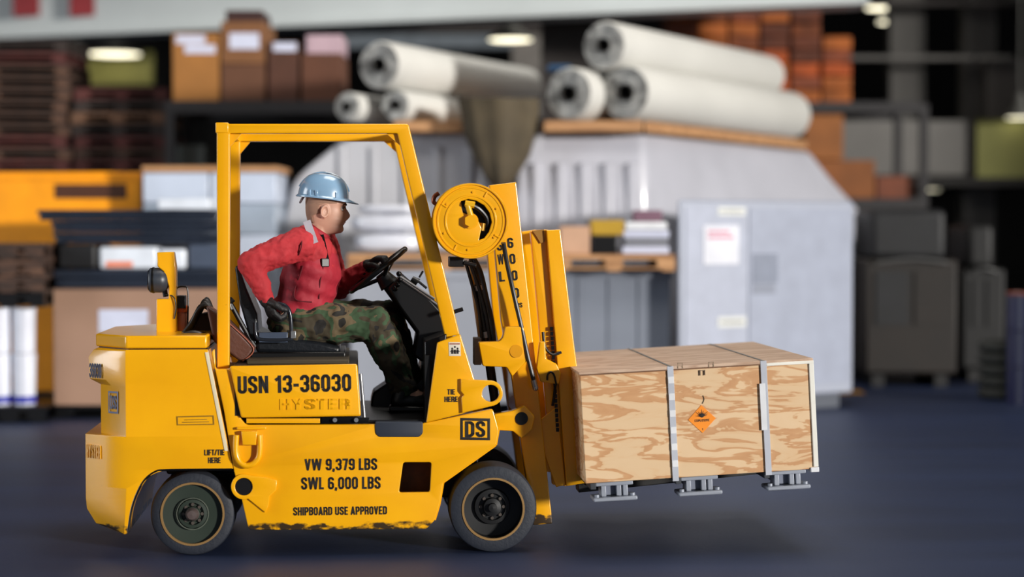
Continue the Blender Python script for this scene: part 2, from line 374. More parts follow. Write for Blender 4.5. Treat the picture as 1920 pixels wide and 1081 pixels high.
# hanging bay lights
LAMP = mat('lamp_glow', (255, 246, 214), .4, emit=3); LSH = mat('lamp_shade_grey', (120, 120, 115), .5)
lamps = [(215, 102, 26.5, .36, 'bay light glowing above the olive wall panel at upper left'),
         (128, 90, 26.6, .2, 'small bay light left of the bright one at upper left'),
         (957, 75, 23, .26, 'bay light glowing left of the white rolls near the dark column'),
         (1664, 15, 24.6, .28, 'bay light topmost of the pair above the netted brown cargo'),
         (1682, 41, 26, .26, 'bay light lower of the pair above the netted brown cargo'),
         (1905, 6, 24.5, .26, 'bay light in the top right corner of the photo'),
         (1722, 356, 25.5, .28, 'low bay light under the grey mezzanine at right'),
         (1912, 221, 23.1, .16, 'bay light at the olive panel on the right edge')]
for px, py, Y, r, lb in lamps:
    c = B(px, py, Y); t = thing('bay_light', lb, 'light', (c.x, c.y, c.z), 'round lamps hanging in the hangar')
    finish(G().lathe([(.001, -.0), (r, -.0), (r, .01), (.001, .01)], c, 'Z'), 'lamp_lens', LAMP, t)
    finish(G().lathe([(r+.015, .0), (r+.02, .02), (r*.5, .14), (.06, .2), (.05, .3), (.001, .3)], c, 'Z'), 'lamp_shade', LSH, t)
    top = 7.8
    if lb.startswith('low'): top = B(1560, 330, 23.4).z-.12
    finish(G().cyl((c.x, c.y, c.z+.29 if top > c.z+.4 else c.z+.1), (c.x, c.y, max(top, c.z+.12)), .012), 'hanging_rod', LSH, t)

# ------------------------------------------------------------ stores behind the truck
WOOD = ramp_mat('pallet_wood', [(.3, (132, 92, 60)), (.5, (168, 124, 84)), (.7, (196, 150, 106))], 4, .75, stretch=(.6, 6, 6))
WOODD = ramp_mat('old_pallet_wood', [(.3, (30, 22, 18)), (.5, (62, 42, 32)), (.72, (100, 70, 52))], 4, .8, stretch=(.8, 4, 6))
CARD = mat('cardboard', (150, 118, 98), .8, var=.08, scale=2)
CARDO = mat('cardboard_amber', (150, 100, 46), .8, var=.15, scale=2)
PAPER = mat('paper_label', (196, 200, 220), .6)
WRAP = mat('white_shrink_wrap', (180, 181, 191), .35, var=.06, scale=2, bump=.5, bscale=5, coat=.3)
def pallet_parts(t, x0, x1, y0, y1, z0, h, m):
    """wooden pallet between z0 and z0+h"""
    n = 6; w_ = (y1-y0)
    g = G()
    for k in range(n):
        a = y0 + w_*k/n; g.bb((x0, a+.01, z0+h*.84), (x1, a+w_/n-.01, z0+h))
    finish(g, 'top_boards', m, t)
    g = G()
    for k in range(3):
        a = y0 + (w_-.1)*k/2; g.bb((x0, a, z0+.015), (x1, a+.1, z0+.03)) 
        for xx in (x0, (x0+x1)/2-.07, x1-.14): g.bb((xx, a, z0+.03), (xx+.14, a+.1, z0+h*.7))
        g.bb((x0, a, z0+h*.7), (x1, a+.1, z0+h*.84))
    finish(g, 'bearers', m, t)
    for xx in (x0, (x0+x1)/2-.05, x1-.1): finish(G().bb((xx, y0, z0), (xx+.1, y1, z0+.015)), 'bottom_board', m, t)
def pallet(label, x0, x1, y0, y1, z0, h, m, group=None):
    t = thing('wooden_pallet', label, 'pallet', ((x0+x1)/2, (y0+y1)/2, z0), group); pallet_parts(t, x0, x1, y0, y1, z0, h, m); return t
def carton(name, label, cat, px0, px1, z0, z1, Y, d, m, group=None, lab=None, flaps=True, bevel=.008, labm=None, Yx=None):
    x0 = B(px0, 433, Y).x; x1 = B(px1, 433, Y).x
    t = thing(name, label, cat, ((x0+x1)/2, Y+d/2, z0), group)
    finish(G().bb((x0, Y, z0), (x1, Y+d, z1)), 'body', m, t, bevel=bevel)
    if flaps: finish(G().bb((x0+.01, Y+d/2-.03, z1), (x1-.01, Y+d/2+.03, z1+.002)), 'tape', mat('packing_tape', (176, 150, 120), .3), t)
    if lab:
        for (a, b, c_, e) in (lab if isinstance(lab, list) else [lab]):
            p = B(a, b, Y-.003); q = B(c_, e, Y-.003); finish(G().bb((p.x, Y-.004, q.z), (q.x, Y, p.z)), 'paper_label', labm or PAPER, t)
    return t
# racks ------------------------------------------------------------
RACK = mat('rack_steel', (36, 34, 36), .6)
def rack(label, px0, px1, Y, d, levels, top):
    top -= .055
    x0 = B(px0, 433, Y).x; x1 = B(px1, 433, Y).x
    t = thing('storage_rack', label, 'rack', ((x0+x1)/2, Y+d/2, 0))
    for x in (x0, x1-.09):
        for y in (Y, Y+d-.09): finish(G().bb((x, y, 0), (x+.09, y+.09, top)).bb((x-.03, y-.03, 0), (x+.12, y+.12, .01)), 'upright', RACK, t)
    for z in levels:
        for yy in (Y, Y+d-.05): finish(G().bb((x0+.09, yy, z-.12), (x1-.09, yy+.05, z-.03)), 'beam', RACK, t)
        finish(G().bb((x0+.09, Y, z-.03), (x1-.09, Y+d, z)), 'deck_board', RACK, t)
    return t
YR = 18.6; zl = B(0, 322, YR).z; 
rack('dark steel rack holding the brown pallet stacks at upper left', -190, 322, YR-.15, 1.3, [.5, zl], zl+.05)
proto = pallet('', B(-170, 0, YR).x, B(128, 0, YR).x, YR, YR+.95, zl+.002, .118, WOODD, 'brown pallets stacked on the dark rack')
tint = [WOODD, mat('pallet_red_brown', (78, 36, 32), .8, var=.3, scale=5), mat('pallet_dull', (46, 36, 32), .8, var=.3, scale=5), mat('pallet_tan', (104, 74, 54), .8, var=.3, scale=5)]
def stack(proto, n, dx, side):
    for k in range(n):
        o = proto if k == 0 else copy_tree(proto)
        if k: o.location.x += random.uniform(-.03, .03); o.location.y += random.uniform(-.02, .02)
        o.location.z = BASE_Z + .1185*k
        o['label'] = 'weathered brown pallet, %s in the %s brown stack on the rack' % (('bottom one' if k == 0 else 'topmost' if k == n-1 else ['second', 'third', 'fourth', 'fifth', 'sixth', 'seventh', 'eighth', 'ninth', 'tenth', 'eleventh'][k-1] + ' from the bottom'), ['taller left-hand', 'shorter right-hand'][side])
        mm = tint[random.choice([0, 0, 1, 2, 2, 3])]
        for ch in o.children:
            if k: ch.data = ch.data.copy()
            ch.data.materials[0] = mm
BASE_Z = zl
stack(proto, 11, 0, 0)
w0 = B(128, 0, YR).x - B(-170, 0, YR).x
p2 = pallet('', B(136, 0, YR).x, B(312, 0, YR).x, YR+.02, YR+.97, zl+.002, .118, WOODD, 'brown pallets stacked on the dark rack')
stack(p2, 7, 0, 1)
# upper cartons (320-630) on a second rack
YC = 18.0; zc = B(0, 190, YC).z
rack('dark steel rack carrying amber cartons above the overhead guard', 310, 660, YC-.1, 1.2, [1.0, zc], zc+.05)
def zy(py, Y): return B(960, py, Y).z
carton('cardboard_carton', 'large amber cardboard carton with two white labels, leftmost on the upper rack', 'carton', 325, 412, zc, zy(62, YC), YC, .8, CARDO, 'amber cartons on the upper rack', [(330, 62+4, 385, 82), (346, 84, 404, 100)])
carton('cardboard_carton', 'brown carton with pale label right of the large amber one', 'carton', 416, 498, zc, zy(120, YC), YC, .8, mat('card_brown', (92, 58, 38), .8), 'amber cartons on the upper rack')
carton('cardboard_carton', 'brown carton with a wide white label, upper one beside the amber carton', 'carton', 416, 498, zy(119, YC), zy(40, YC), YC, .8, mat('card_brown2', (118, 78, 46), .8), 'amber cartons on the upper rack', [(430, 62, 486, 92)])
carton('cardboard_carton', 'dark red-brown carton next to the hollow white roll', 'carton', 504, 560, zc, zy(78, YC), YC, .8, mat('card_dark', (76, 44, 30), .8), 'amber cartons on the upper rack', [(512, 80, 556, 96)])
carton('cardboard_carton', 'dark brown carton, rightmost on the upper rack', 'carton', 566, 640, zc, zy(100, YC), YC, .8, mat('card_dark2', (88, 52, 34), .8), 'amber cartons on the upper rack')
carton('flat_box', 'flat pink and white box lying on the rightmost dark carton', 'box', 575, 708 - 66, zy(99.5, YC), zy(64, YC), YC+.05, .6, mat('pinkish_box', (176, 150, 160), .6), None, None, False)
carton('flat_box', 'thin dark tray on top of the brown labelled carton', 'box', 425, 540 - 46, zy(39.5, YC), zy(18, YC), YC+.05, .6, mat('dark_tray', (50, 22, 18), .6), None, None, False)
# small grey toolboxes in the dark gap
carton('grey_case', 'grey equipment case in the dark gap left of the guard post', 'case', 332, 384, 1.003, 2.30, YC+.1, .6, mat('case_grey', (66, 70, 68), .6), None, None, False)
# yellow cabinet far left
YY = 15.9
t = thing('equipment_cabinet', 'yellow steel equipment cabinet with dark vents under the pallet stacks', 'cabinet', (B(100, 0, YY).x, YY+.4, 0))
x0 = B(-70, 0, YY).x; x1 = B(262, 0, YY).x; zt = zy(322, YY); YL = mat('cabinet_yellow', (236, 150, 8), .45)
finish(G().bb((x0, YY, .1), (x1, YY+.8, zt)), 'body', YL, t, bevel=.02)
finish(G().bb((B(100, 0, YY).x, YY-.006, zy(372, YY)), (B(235, 0, YY).x, YY, zy(345, YY))), 'vent', mat('vent_brown', (70, 34, 10), .6), t)
finish(G().bb((x0, YY-.02, zy(336, YY)), (x1, YY, zy(330, YY))), 'rim', YL, t)
finish(G().bb((x0+.05, YY-.01, .0), (x0+.15, YY+.7, .1)).bb((x1-.15, YY-.01, 0), (x1-.05, YY+.7, .1)), 'foot', BLK, t)
# wrapped boxes stack (265-520) ----------------------------------
YB = 15.6; zt = zy(322, YB); n = 7; hh = (zt-.14)/n
pallet('wooden pallet under the stack of pale blue boxes', B(268, 0, YB).x, B(518, 0, YB).x, YB, YB+.9, 0, .138, WOODD)
PB = mat('pale_blue_wrap', (150, 162, 178), .4, var=.1, scale=3, coat=.3); PB2 = mat('pale_box_front', (186, 196, 214), .4, var=.08, scale=3, coat=.3)
names_ = ['bottom', 'second lowest', 'third lowest', 'middle', 'third highest', 'second highest', 'top']
for k in range(n):
    for (a, b, sd_) in ((268, 391, 'left'), (394, 518, 'right')):
        carton('wrapped_box', 'pale blue wrapped box, %s one in the %s column behind the rear post' % (names_[k], sd_), 'box', a, b, .14+hh*k, .14+hh*(k+1)-.006, YB, .88, PB if (k % 2) else PB2, 'pale wrapped boxes behind the rear post', None, True, .012)
t = tag(finish(G().bb((B(265, 0, YB).x, YB-.02, zt), (B(520, 0, YB).x, YB+.92, zt+.05)), 'wooden_board', WOOD), 'light wooden board lying on the stack of pale blue boxes', 'board')
# big cardboard carton and dark trays ------------------------------
YN = 14.6
zp = zy(760, YN)
t = pallet('black pallet under the large cardboard carton', B(98, 0, YN).x, B(420, 0, YN).x, YN, YN+.9, 0, zp-.002, BLK)
carton('cardboard_carton', 'large plain cardboard carton with a white label behind the counterweight', 'carton', 98, 418, zp, zy(541, YN), YN, .88, CARD, None, [(185, 580, 278, 624)])
YT = YN - .02
BT = mat('dark_tray_plastic', (34, 40, 52), .22, coat=.6, var=.2, scale=3)
layers = [(505, 540, 100, 416), (436, 456, 100, 416), (414, 435, 96, 410), (393, 413, 70, 405)]
nm = ['flat on the large cardboard carton', 'lowest of the three above the white parcels', 'middle of the three above the white parcels', 'topmost of the dark stack']
for (ya, yb, xa, xb), nn in zip(layers, nm):
    a = B(xa, 0, YT).x; b = B(xb, 0, YT).x; z0 = zy(yb, YT); z1 = zy(ya, YT)
    t = thing('plastic_tray', 'dark blue-black plastic tray, ' + nn, 'tray', ((a+b)/2, YT+.4, z0), 'dark plastic trays stacked on the carton')
    finish(G().bb((a, YT, z0), (b, YT+.8, z0+(z1-z0)*.55)), 'tray_body', BT, t, bevel=.01)
    finish(G().bb((a-.015, YT-.015, z0+(z1-z0)*.55), (b+.015, YT+.815, z1)), 'rim', BT, t, bevel=.01)
WP = mat('white_parcel', (214, 220, 230), .3, coat=.4, bump=.3, bscale=6)
for xa, xb, ya, yb, lb, mm in ((182, 292, 462, 503.5, 'white plastic-wrapped parcel with an orange patch on the dark tray', WP), (296, 345, 466, 503.5, 'small white parcel beside the larger one on the dark tray', WP), (350, 414, 457, 503.5, 'grey-blue case next to the white parcels on the dark tray', mat('case_blue', (64, 74, 92), .5)), (104, 176, 457, 503.5, 'dark case left of the white parcels', mat('case_black', (24, 24, 26), .5))):
    a = B(xa, 0, YT).x; b = B(xb, 0, YT).x
    o = finish(G().bb((a, YT+.01, zy(yb, YT)-.002), (b, YT+.6, zy(ya, YT)-.002)), 'parcel', mm, bevel=.025, seg=4)
    tag(o, lb, 'parcel')
    if xa == 182:
        finish(G().bb((B(195, 0, YT).x, YT+.006, zy(500, YT)), (B(245, 0, YT).x, YT+.012, zy(490, YT))), 'orange_patch', mat('patch_orange', (222, 120, 80), .5), o)
a = B(296, 0, YT).x
o = finish(G().bb((B(296, 0, YT).x, YT-.05, zy(392.8, YT)), (B(392, 0, YT).x, YT+.5, zy(372, YT))), 'foam_sheet', WP, bevel=.01)
o.location.z -= 0; tag(o, 'white packing sheet lying on the topmost dark tray', 'sheet')
# wooden pallets at the left edge on the white pails
YP = 14.3
for k, (ya, yb) in enumerate(((518, 548), (487, 517), (456, 486))):
    pallet(['lowest', 'middle', 'topmost'][k] + ' dark pallet of three at the left edge above the white pails', B(-60, 0, YP).x, B(78, 0, YP).x, YP, YP+.8, zy(yb, YP), zy(ya, YP)-zy(yb, YP)-.001, WOODD, 'dark pallets at the left edge')
o = pallet('thin pallet directly on the white pails at the left edge', B(-60, 0, YP).x, B(78, 0, YP).x, YP, YP+.8, zy(575, YP), zy(549, YP)-zy(575, YP), BLK)
PAIL = mat('pail_white', (205, 208, 220), .35, coat=.3); PBLU = mat('pail_blue', (30, 40, 150), .4)
for i, px in enumerate((-6, 40)):
    for k, (ya, yb) in enumerate(((665, 762), (577, 664))):
        c = B(px, 0, YP+.2); r = 23*YP/FPX; z0 = zy(yb, YP); z1 = zy(ya, YP) - .002
        t = thing('white_pail', '%s white pail %s the frame edge, left of the large carton' % (['lower', 'upper'][k], ['cut by', 'further in from'][i]), 'pail', (c.x, YP+.2, z0), 'white pails at the left edge')
        finish(G().lathe([(.001, 0), (r*.9, 0), (r*.97, (z1-z0)*.88), (.001, (z1-z0)*.88)], (c.x, YP+.2, z0), 'Z'), 'pail_body', PAIL, t)
        finish(G().lathe([(r*.9, .015), (r*.94, .015), (r*.95, .07), (r*.9, .07)], (c.x, YP+.2, z0), 'Z'), 'blue_band', PBLU, t) if k == 0 else None
        finish(G().lathe([(.001, (z1-z0)*.88), (r*1.0, (z1-z0)*.88), (r*1.0, (z1-z0)), (.001, z1-z0)], (c.x, YP+.2, z0), 'Z'), 'lid', PAIL, t)
pallet('black pallet under the white pails', B(-60, 0, YP).x, B(80, 0, YP).x, YP, YP+.8, 0, zy(762, YP)-.001, BLK)

# centre: wrapped loads, steel bins, pallets with goods --------------
def wrapped(name, label, pts, Y, d, m, ribs=0, rib_m=None, nrm=.02):
    P = [(B(x, y, Y).x, B(x, y, Y).z) for x, y in pts]; zmin = min(p[1] for p in P); P = [(p[0], max(p[1], 0.0)) for p in P]
    t = thing(name, label, 'covered load', (sum(p[0] for p in P)/len(P), Y+d/2, 0))
    g = G(); g.prism(rounded(P, .12, 4), Y, Y+d); body = finish(g, 'cover', m, t, bevel=.04, seg=3)
    return t, body
WR1 = mat('pale_tarp', (176, 177, 183), .5, var=.08, scale=1.5, bump=.6, bscale=3)
tl, bl = wrapped('covered_load', 'pale grey tarp-covered load with a sloping left shoulder behind the driver', [(556, 800), (536, 560), (530, 420), (550, 335), (640, 262), (725, 250), (955, 250), (955, 800)], 16.2, 1.5, WR1)
g = G()
for px in (640, 700, 760, 820, 880, 935):
    a = B(px, 0, 16.2).x; g.bb((a-.03, 16.17, .05), (a+.03, 16.22, zy(275, 16.2)))
finish(g, 'seam', WR1, tl, bevel=.01)
tr = thing('covered_load', 'large white shrink-wrapped load, ribbed front, under the right-hand white rolls', 'covered load', (B(1250, 0, 17.5).x, 17.5, 0))
LT = zy(249, 15.95)
def lring(z, pts): return [Vector((B(px, 433, Y).x, Y, z)) for px, Y in pts]
finish(G().loft([lring(0, [(962, 15.9), (1212, 15.9), (1612, 19.6), (1560, 20.4), (1000, 20.4)]), lring(1.70, [(962, 15.9), (1212, 15.9), (1610, 19.6), (1560, 20.4), (1000, 20.4)]),
   lring(2.0, [(964, 15.92), (1210, 15.92), (1560, 19.45), (1520, 20.3), (1002, 20.3)]), lring(LT, [(1002, 16.0), (1206, 16.0), (1515, 19.4), (1470, 20.2), (1040, 20.2)])]), 'cover', WRAP, tr, bevel=.06, seg=4)
g = G()
for px in (1005, 1050, 1095, 1140, 1185):
    a = B(px, 0, 15.9).x; g.bb((a-.05, 15.88, .3), (a+.05, 15.95, 2.05))
finish(g, 'rib', WRAP, tr, bevel=.03)
# steel bins
BIN = mat('grey_steel_bin', (146, 150, 160), .5, var=.08, scale=1.5); BIN2 = mat('grey_steel_bin_dark', (122, 128, 140), .5, var=.1, scale=1.5)
def bin_(label, px0, px1, py0, Y, d, m):
    x0 = B(px0, 0, Y).x; x1 = B(px1, 0, Y).x; zt = zy(py0, Y)
    t = thing('steel_bin', label, 'bin', ((x0+x1)/2, Y+d/2, 0))
    finish(G().bb((x0, Y, .1), (x1, Y+d, zt)), 'body', m, t, bevel=.01)
    finish(G().bb((x0-.015, Y-.02, zt-.06), (x1+.015, Y-.0, zt)), 'rim', m, t); finish(G().bb((x0-.015, Y-.02, .1), (x1+.015, Y, .16)), 'rim', m, t)
    for k in range(1, 4):
        a = x0+(x1-x0)*k/4; finish(G().bb((a-.012, Y-.012, .16), (a+.012, Y, zt-.06)), 'rib', m, t)
    for xx in (x0+.05, x1-.15): finish(G().bb((xx, Y+.02, 0), (xx+.1, Y+.12, .1)).bb((xx, Y+d-.12, 0), (xx+.1, Y+d-.02, .1)), 'foot', BLKM, t)
    return t
YG = 14.9
bin_('pale grey steel bin behind the steering column, under the left pallet of white sacks', 655, 1020, 507, YG, .9, BIN)
bin_('grey steel bin between the mast and the pale cabinet', 1030, 1258, 507, YG, .9, BIN2)
z0 = zy(507, YG)+.001
pallet('light wooden pallet carrying white sacks behind the driver', B(650, 0, YG).x, B(1010, 0, YG).x, YG, YG+.85, z0, zy(476, YG)-z0, WOOD)
pallet('light wooden pallet carrying a carton and papers right of the mast', B(1036, 0, YG).x, B(1262, 0, YG).x, YG-.25, YG+.7, z0, zy(476, YG)-z0, WOOD)
z1 = zy(476, YG)+.001
SACK = mat('white_sack', (206, 208, 218), .3, coat=.5, bump=.3, bscale=8)
def sack(label, px0, px1, py0, py1, Y, m, d=.55, group='white sacks on the pallet behind the driver'):
    c0 = B(px0, py1, Y); c1 = B(px1, py0, Y); g = G(); zz = max(c0.z, z1)
    n = 20; rings = []
    for k in range(9):
        t_ = -1+2*k/8; sxy = (1-abs(t_)**4)**.25*.92+.08
        rings.append([Vector(((c0.x+c1.x)/2+math.copysign(abs(math.cos(a))**.5, math.cos(a))*(c1.x-c0.x)/2*sxy, Y+d/2+math.copysign(abs(math.sin(a))**.5, math.sin(a))*d/2*sxy, (zz+c1.z)/2+t_*(c1.z-zz)/2)) for a in [2*math.pi*j/n for j in range(n)]])
    g.loft(rings); return tag(finish(g, 'white_sack', m, smooth=70), label, 'sack', group)
sack('white plastic sack right in front of the driver\'s chin, lower one', 662, 790, 436, 474, YG+.05, SACK)
sack('white plastic sack lying on the lower one ahead of the driver', 655, 800, 400, 435, YG+.08, SACK)
sack('topmost white sack ahead of the hard hat brim', 668, 785, 382, 399, YG+.1, SACK)
sack('white plastic sack behind the guard front post, lower one', 796, 900, 436, 474, YG+.05, SACK)
sack('white plastic sack behind the guard front post, upper one', 806, 900, 398, 435, YG+.08, SACK)
# goods right of mast
def carton_on(name, label, cat, a, b, py, m, dY=0, d=.5, z=None, **k):
    Y = YG-.2+dY; zz = z if z is not None else z1; return carton(name, label, cat, a, b, zz, zy(py, Y), Y, d, m, **k)
carton_on('cardboard_carton', 'small tan carton just right of the mast top', 'carton', 1050, 1106, 424, mat('tan_card', (192, 152, 124), .7))
carton_on('black_case', 'low black case between the tan carton and the white papers', 'case', 1110, 1158, 441, BLK, flaps=False)
carton_on('yellow_case', 'flat yellow case lying on the black case', 'case', 1108, 1170, 412, mat('case_yellow', (176, 140, 40), .5), dY=.02, d=.4, z=zy(441, YG-.2)+.001, flaps=False)
YG2 = YG-.2
for k, (ya, yb, xa, xb) in enumerate(((462, 476, 1168, 1256), (447, 461, 1172, 1254), (432, 446, 1170, 1256), (416, 431, 1174, 1252))):
    o = finish(G().bb((B(xa, 0, YG2).x, YG2+.02, zy(yb, YG2)+.003), (B(xb, 0, YG2).x, YG2+.45, zy(ya, YG2))), 'paper_bundle', [PAPER, mat('dim_paper', (120, 122, 130), .6), PAPER, mat('white_paper', (224, 226, 230), .5)][k], bevel=.006)
    tag(o, 'flat bundle of white paper, %s of four on the right-hand pallet' % ['lowest', 'second from bottom', 'second from top', 'topmost'][k], 'bundle', 'white paper bundles on the right-hand pallet')
    if k == 0: o.location.z = z1 - (zy(476, YG2)+.003) if z1 > zy(476, YG2)+.003 else 0
o = finish(G().bb((B(1190, 0, YG2).x, YG2+.05, zy(415.5, YG2)), (B(1244, 0, YG2).x, YG2+.3, zy(394, YG2))), 'parcel', mat('maroon_parcel', (116, 84, 100), .6), bevel=.01)
tag(o, 'small maroon parcel on top of the white paper bundles', 'parcel')
# pale electrical cabinet
YE = 14.7; CAB = mat('pale_cabinet', (150, 156, 172), .45, var=.05, scale=1)
c0 = B(1272, 433, YE); c1 = B(1600, 433, 15.6); zt = zy(374, YE)
t = thing('electrical_cabinet', 'tall pale grey cabinet with louvres and labels behind the wooden crate', 'cabinet', ((c0.x+c1.x)/2, 15.8, 0))
ex = (c1-c0); ex.z = 0; cw_ = ex.length; ex.normalize(); en = Vector((ex.y, -ex.x, 0))     # outward, toward the camera
CM = Matrix(((ex.x, -en.x, 0, c0.x), (ex.y, -en.y, 0, c0.y), (0, 0, 1, 0), (0, 0, 0, 1)))   # u along the face, v into it
def cb(name, u0, u1, v0, v1, z0, z1, m, par=t, bevel=.002):
    g = G(); bmesh.ops.create_cube(g.bm, size=1, matrix=CM @ Matrix.Translation(((u0+u1)/2, (v0+v1)/2, (z0+z1)/2)) @ Matrix.Diagonal((u1-u0, v1-v0, z1-z0, 1))); return finish(g, name, m, par, bevel=bevel)
bk = [c0, c1, c1+Vector((.0, .6, 0)), c0+Vector((.05, .6, 0))]; finish(G().loft([[Vector((p.x, p.y, z_)) for p in bk] for z_ in (.12, zt)]), 'body', CAB, t, bevel=.02); cb('plinth', .1, cw_-.1, .05, .4, 0, .12, mat('plinth_grey', (70, 76, 88), .6))
def uvz(px, py):
    d = ray(px, py); o = Vector((0, 0, CH)); k = (c0-o).dot(en)/d.dot(en); p = o+d*k; return (p-c0).dot(ex), p.z
def onf(name, a, b, c_, e, m, th=.008, par=None):
    u0, z1_ = uvz(a, b); u1, z0_ = uvz(c_, e); return cb(name, u0, u1, -th, 0, z0_, z1_, m, par or t)
onf('door', 1285, 388, 1400, 725, mat('cabinet_door', (156, 162, 180), .45)); onf('door', 1404, 390, 1592, 715, mat('cabinet_door2', (142, 149, 168), .45))
for k in range(8): onf('louvre', 1410, 476+k*7, 1456, 480+k*7, mat('louvre_dark', (112, 120, 138), .5), .02)
onf('vent_panel', 1410, 533, 1452, 550, mat('vent_grey', (120, 126, 142), .5), .012)
for (a, b, c_, e) in ((1345, 388, 1396, 404), (1345, 594, 1397, 612)):
    o = onf('name_plate', a, b, c_, e, mat('plate_cream', (206, 208, 204), .5), .014)
    onf('text_strip', a+4, (b+e)/2-1.5, c_-4, (b+e)/2+1.5, mat('plate_line', (120, 122, 128), .5), .0155, o)
o = onf('warning_sign', 1318, 422, 1384, 495, mat('sign_white', (206, 208, 218), .5), .014)
onf('red_print', 1325, 432, 1366, 437, mat('sign_red', (196, 110, 135), .5), .0155, o); onf('red_print', 1325, 442, 1374, 447, MATS['sign_red'], .0155, o)
# planks and rolls on top --------------------------------------------
PT_ = .12
LL = zy(250, 16.2)+.003
a = B(738, 433, 15.95).x; b = B(960, 433, 15.95).x
tag(finish(G().bb((a, 15.95, LL), (b, 17.7, LL+.09)), 'wooden_plank', WOOD, bevel=.006), 'long light wooden plank under the left white rolls', 'plank')
PL2 = LL+.09; LT += .003
tag(finish(G().bb((B(1020, 0, 15.75).x, 15.75, LT), (B(1206, 0, 15.75).x, 17.6, LT+.09)), 'wooden_plank', WOOD, bevel=.006), 'light wooden plank under the hollow roll ends right of centre', 'plank')
tag(finish(G().loft([lring(z_, [(1209, 15.78), (1512, 19.2), (1480, 19.7), (1200, 17.6), (1207, 16.2)]) for z_ in (LT, LT+.09)]), 'wooden_plank', WOOD, bevel=.006), 'receding light wooden plank under the right end of the white rolls', 'plank')
PR2 = LT+.09
ROLL = mat('white_roll', (196, 195, 190), .6, var=.04, scale=1.5, bump=.35, bscale=4); REND = ramp_mat('roll_end', [(.35, (70, 70, 68)), (.5, (150, 150, 148)), (.62, (190, 190, 186))], 7, .7, distort=1.2)
def roll(label, px, Yn, zc, pxf, Yf, r):
    a = Vector((B(px, 433, Yn).x, Yn, zc)); b = Vector((B(pxf, 433, Yf).x, Yf, zc)); d = (b-a); ln = d.length; q = d.to_track_quat('Z', 'Y').to_matrix()
    t = thing('fabric_roll', label, 'roll', a, 'white rolls lying on the covered loads')
    finish(G().lathe([(r*.30, 0), (r*.93, 0), (r, .03), (r, ln-.03), (r*.93, ln), (r*.3, ln)], a, 'Z', 40, q), 'outer_wrap', ROLL, t)
    prof = []; rr = r*.9
    while rr > r*.38: prof += [(rr, -.012), (rr-.012, -.012), (rr-.014, .002), (rr-.024, .002)]; rr -= .026
    finish(G().lathe(prof, a, 'Z', 40, q), 'wound_end', REND, t)
    finish(G().lathe([(r*.34, -.02), (r*.34, .3), (r*.28, .3), (r*.28, -.02)], a, 'Z', 32, q), 'core_tube', mat('core_dark', (52, 50, 48), .7), t)
    return t
roll('lower white roll nearest the dark end, under the hollow roll', 652, 16.0, PL2+.125, 900, 18.6, .125)
roll('lower white roll beside the thin one, above the guard', 742, 15.95, PL2+.135, 985, 18.6, .135)
roll('upper white roll with a dark hollow end above the driver', 712, 15.95, PL2+.27+.205, 985, 18.6, .205)
roll('large lower white roll with grey spiral end, above the ribbed load', 1172, 15.75, PR2+.235, 1480, 18.9, .235)
roll('grey-ended roll left of the large spiral end', 1066, 15.75, PR2+.225, 1382, 18.9, .225)
roll('topmost white roll at right, its wound end toward the dark column', 1132, 15.75, PR2+.46+.17, 1436, 18.9, .205)
# dark olive tarp bundle hanging between the loads
TARP = mat('olive_tarp', (74, 64, 46), .8, var=.3, scale=3, bump=.6, bscale=5)
g = G(); rings = []
prof = [(186, 860, 1010), (215, 868, 1012), (250, 872, 1006), (290, 888, 994), (325, 905, 972), (352, 922, 955)]
for (py, xa, xb) in prof:
    ring = []; ca = B(xa, py, 15.75); cb = B(xb, py, 15.75); n = 28
    for k in range(n):
        a = 2*math.pi*k/n; rx = (cb.x-ca.x)/2*(1+.06*math.sin(5*a+py*.02)); ring.append(Vector(((ca.x+cb.x)/2+math.cos(a)*rx, 15.78+.2*math.sin(a)*(1+.15*math.sin(7*a)), ca.z)))
    rings.append(ring)
g.loft(rings); tag(finish(g, 'tarp_bundle', TARP, smooth=80), 'dark olive tarp bundle hanging above the hose reel', 'tarp')
tag(finish(G().bb((B(1028, 0, 16.1).x, 16.1, PR2+.452), (B(1072, 0, 16.1).x, 16.5, PR2+.50)), 'blue_sheet', mat('blue_sheet', (52, 96, 140), .5), bevel=.01), 'blue folded sheet on the grey-ended roll', 'sheet')
# far right cargo ----------------------------------------------------
YF = 21; zs = zy(192, YF)
rack('dark steel rack holding orange-brown netted cargo at upper right', 1235, 1740, YF-.1, 1.5, [zy(372, YF), zs], zs+.03)
cols = [(140, 76, 28), (112, 56, 24), (156, 84, 32), (90, 44, 24), (124, 62, 36), (164, 74, 28)]
NETM = [mat('cargo_%d' % i, c, .8, var=.35, scale=6, bump=.5, bscale=12) for i, c in enumerate(cols)]
rows = 7; nc = 6
for j in range(rows):
    for i in range(nc):
        if j >= 5 and i == 5: continue
        a = 1250 + i*58; b = a + 55; za = zs + (zy(16, YF)-zs)*j/rows; zb_ = zs + (zy(16, YF)-zs)*(j+1)/rows - .004
        rn = ['bottom', 'second', 'third', 'fourth', 'fifth', 'sixth', 'top'][j]; cn = ['far left', 'second', 'third', 'fourth', 'fifth', 'far right'][i]
        carton('cargo_box', 'orange-brown cargo box on the upper right rack, %s row, %s column' % (rn, cn), 'box', a, b, za, zb_, YF + random.uniform(0, .1), .8, random.choice(NETM), 'orange-brown cargo boxes on the upper right rack', None, False, .02)
YK = 21.0
zk = zy(372, YK)
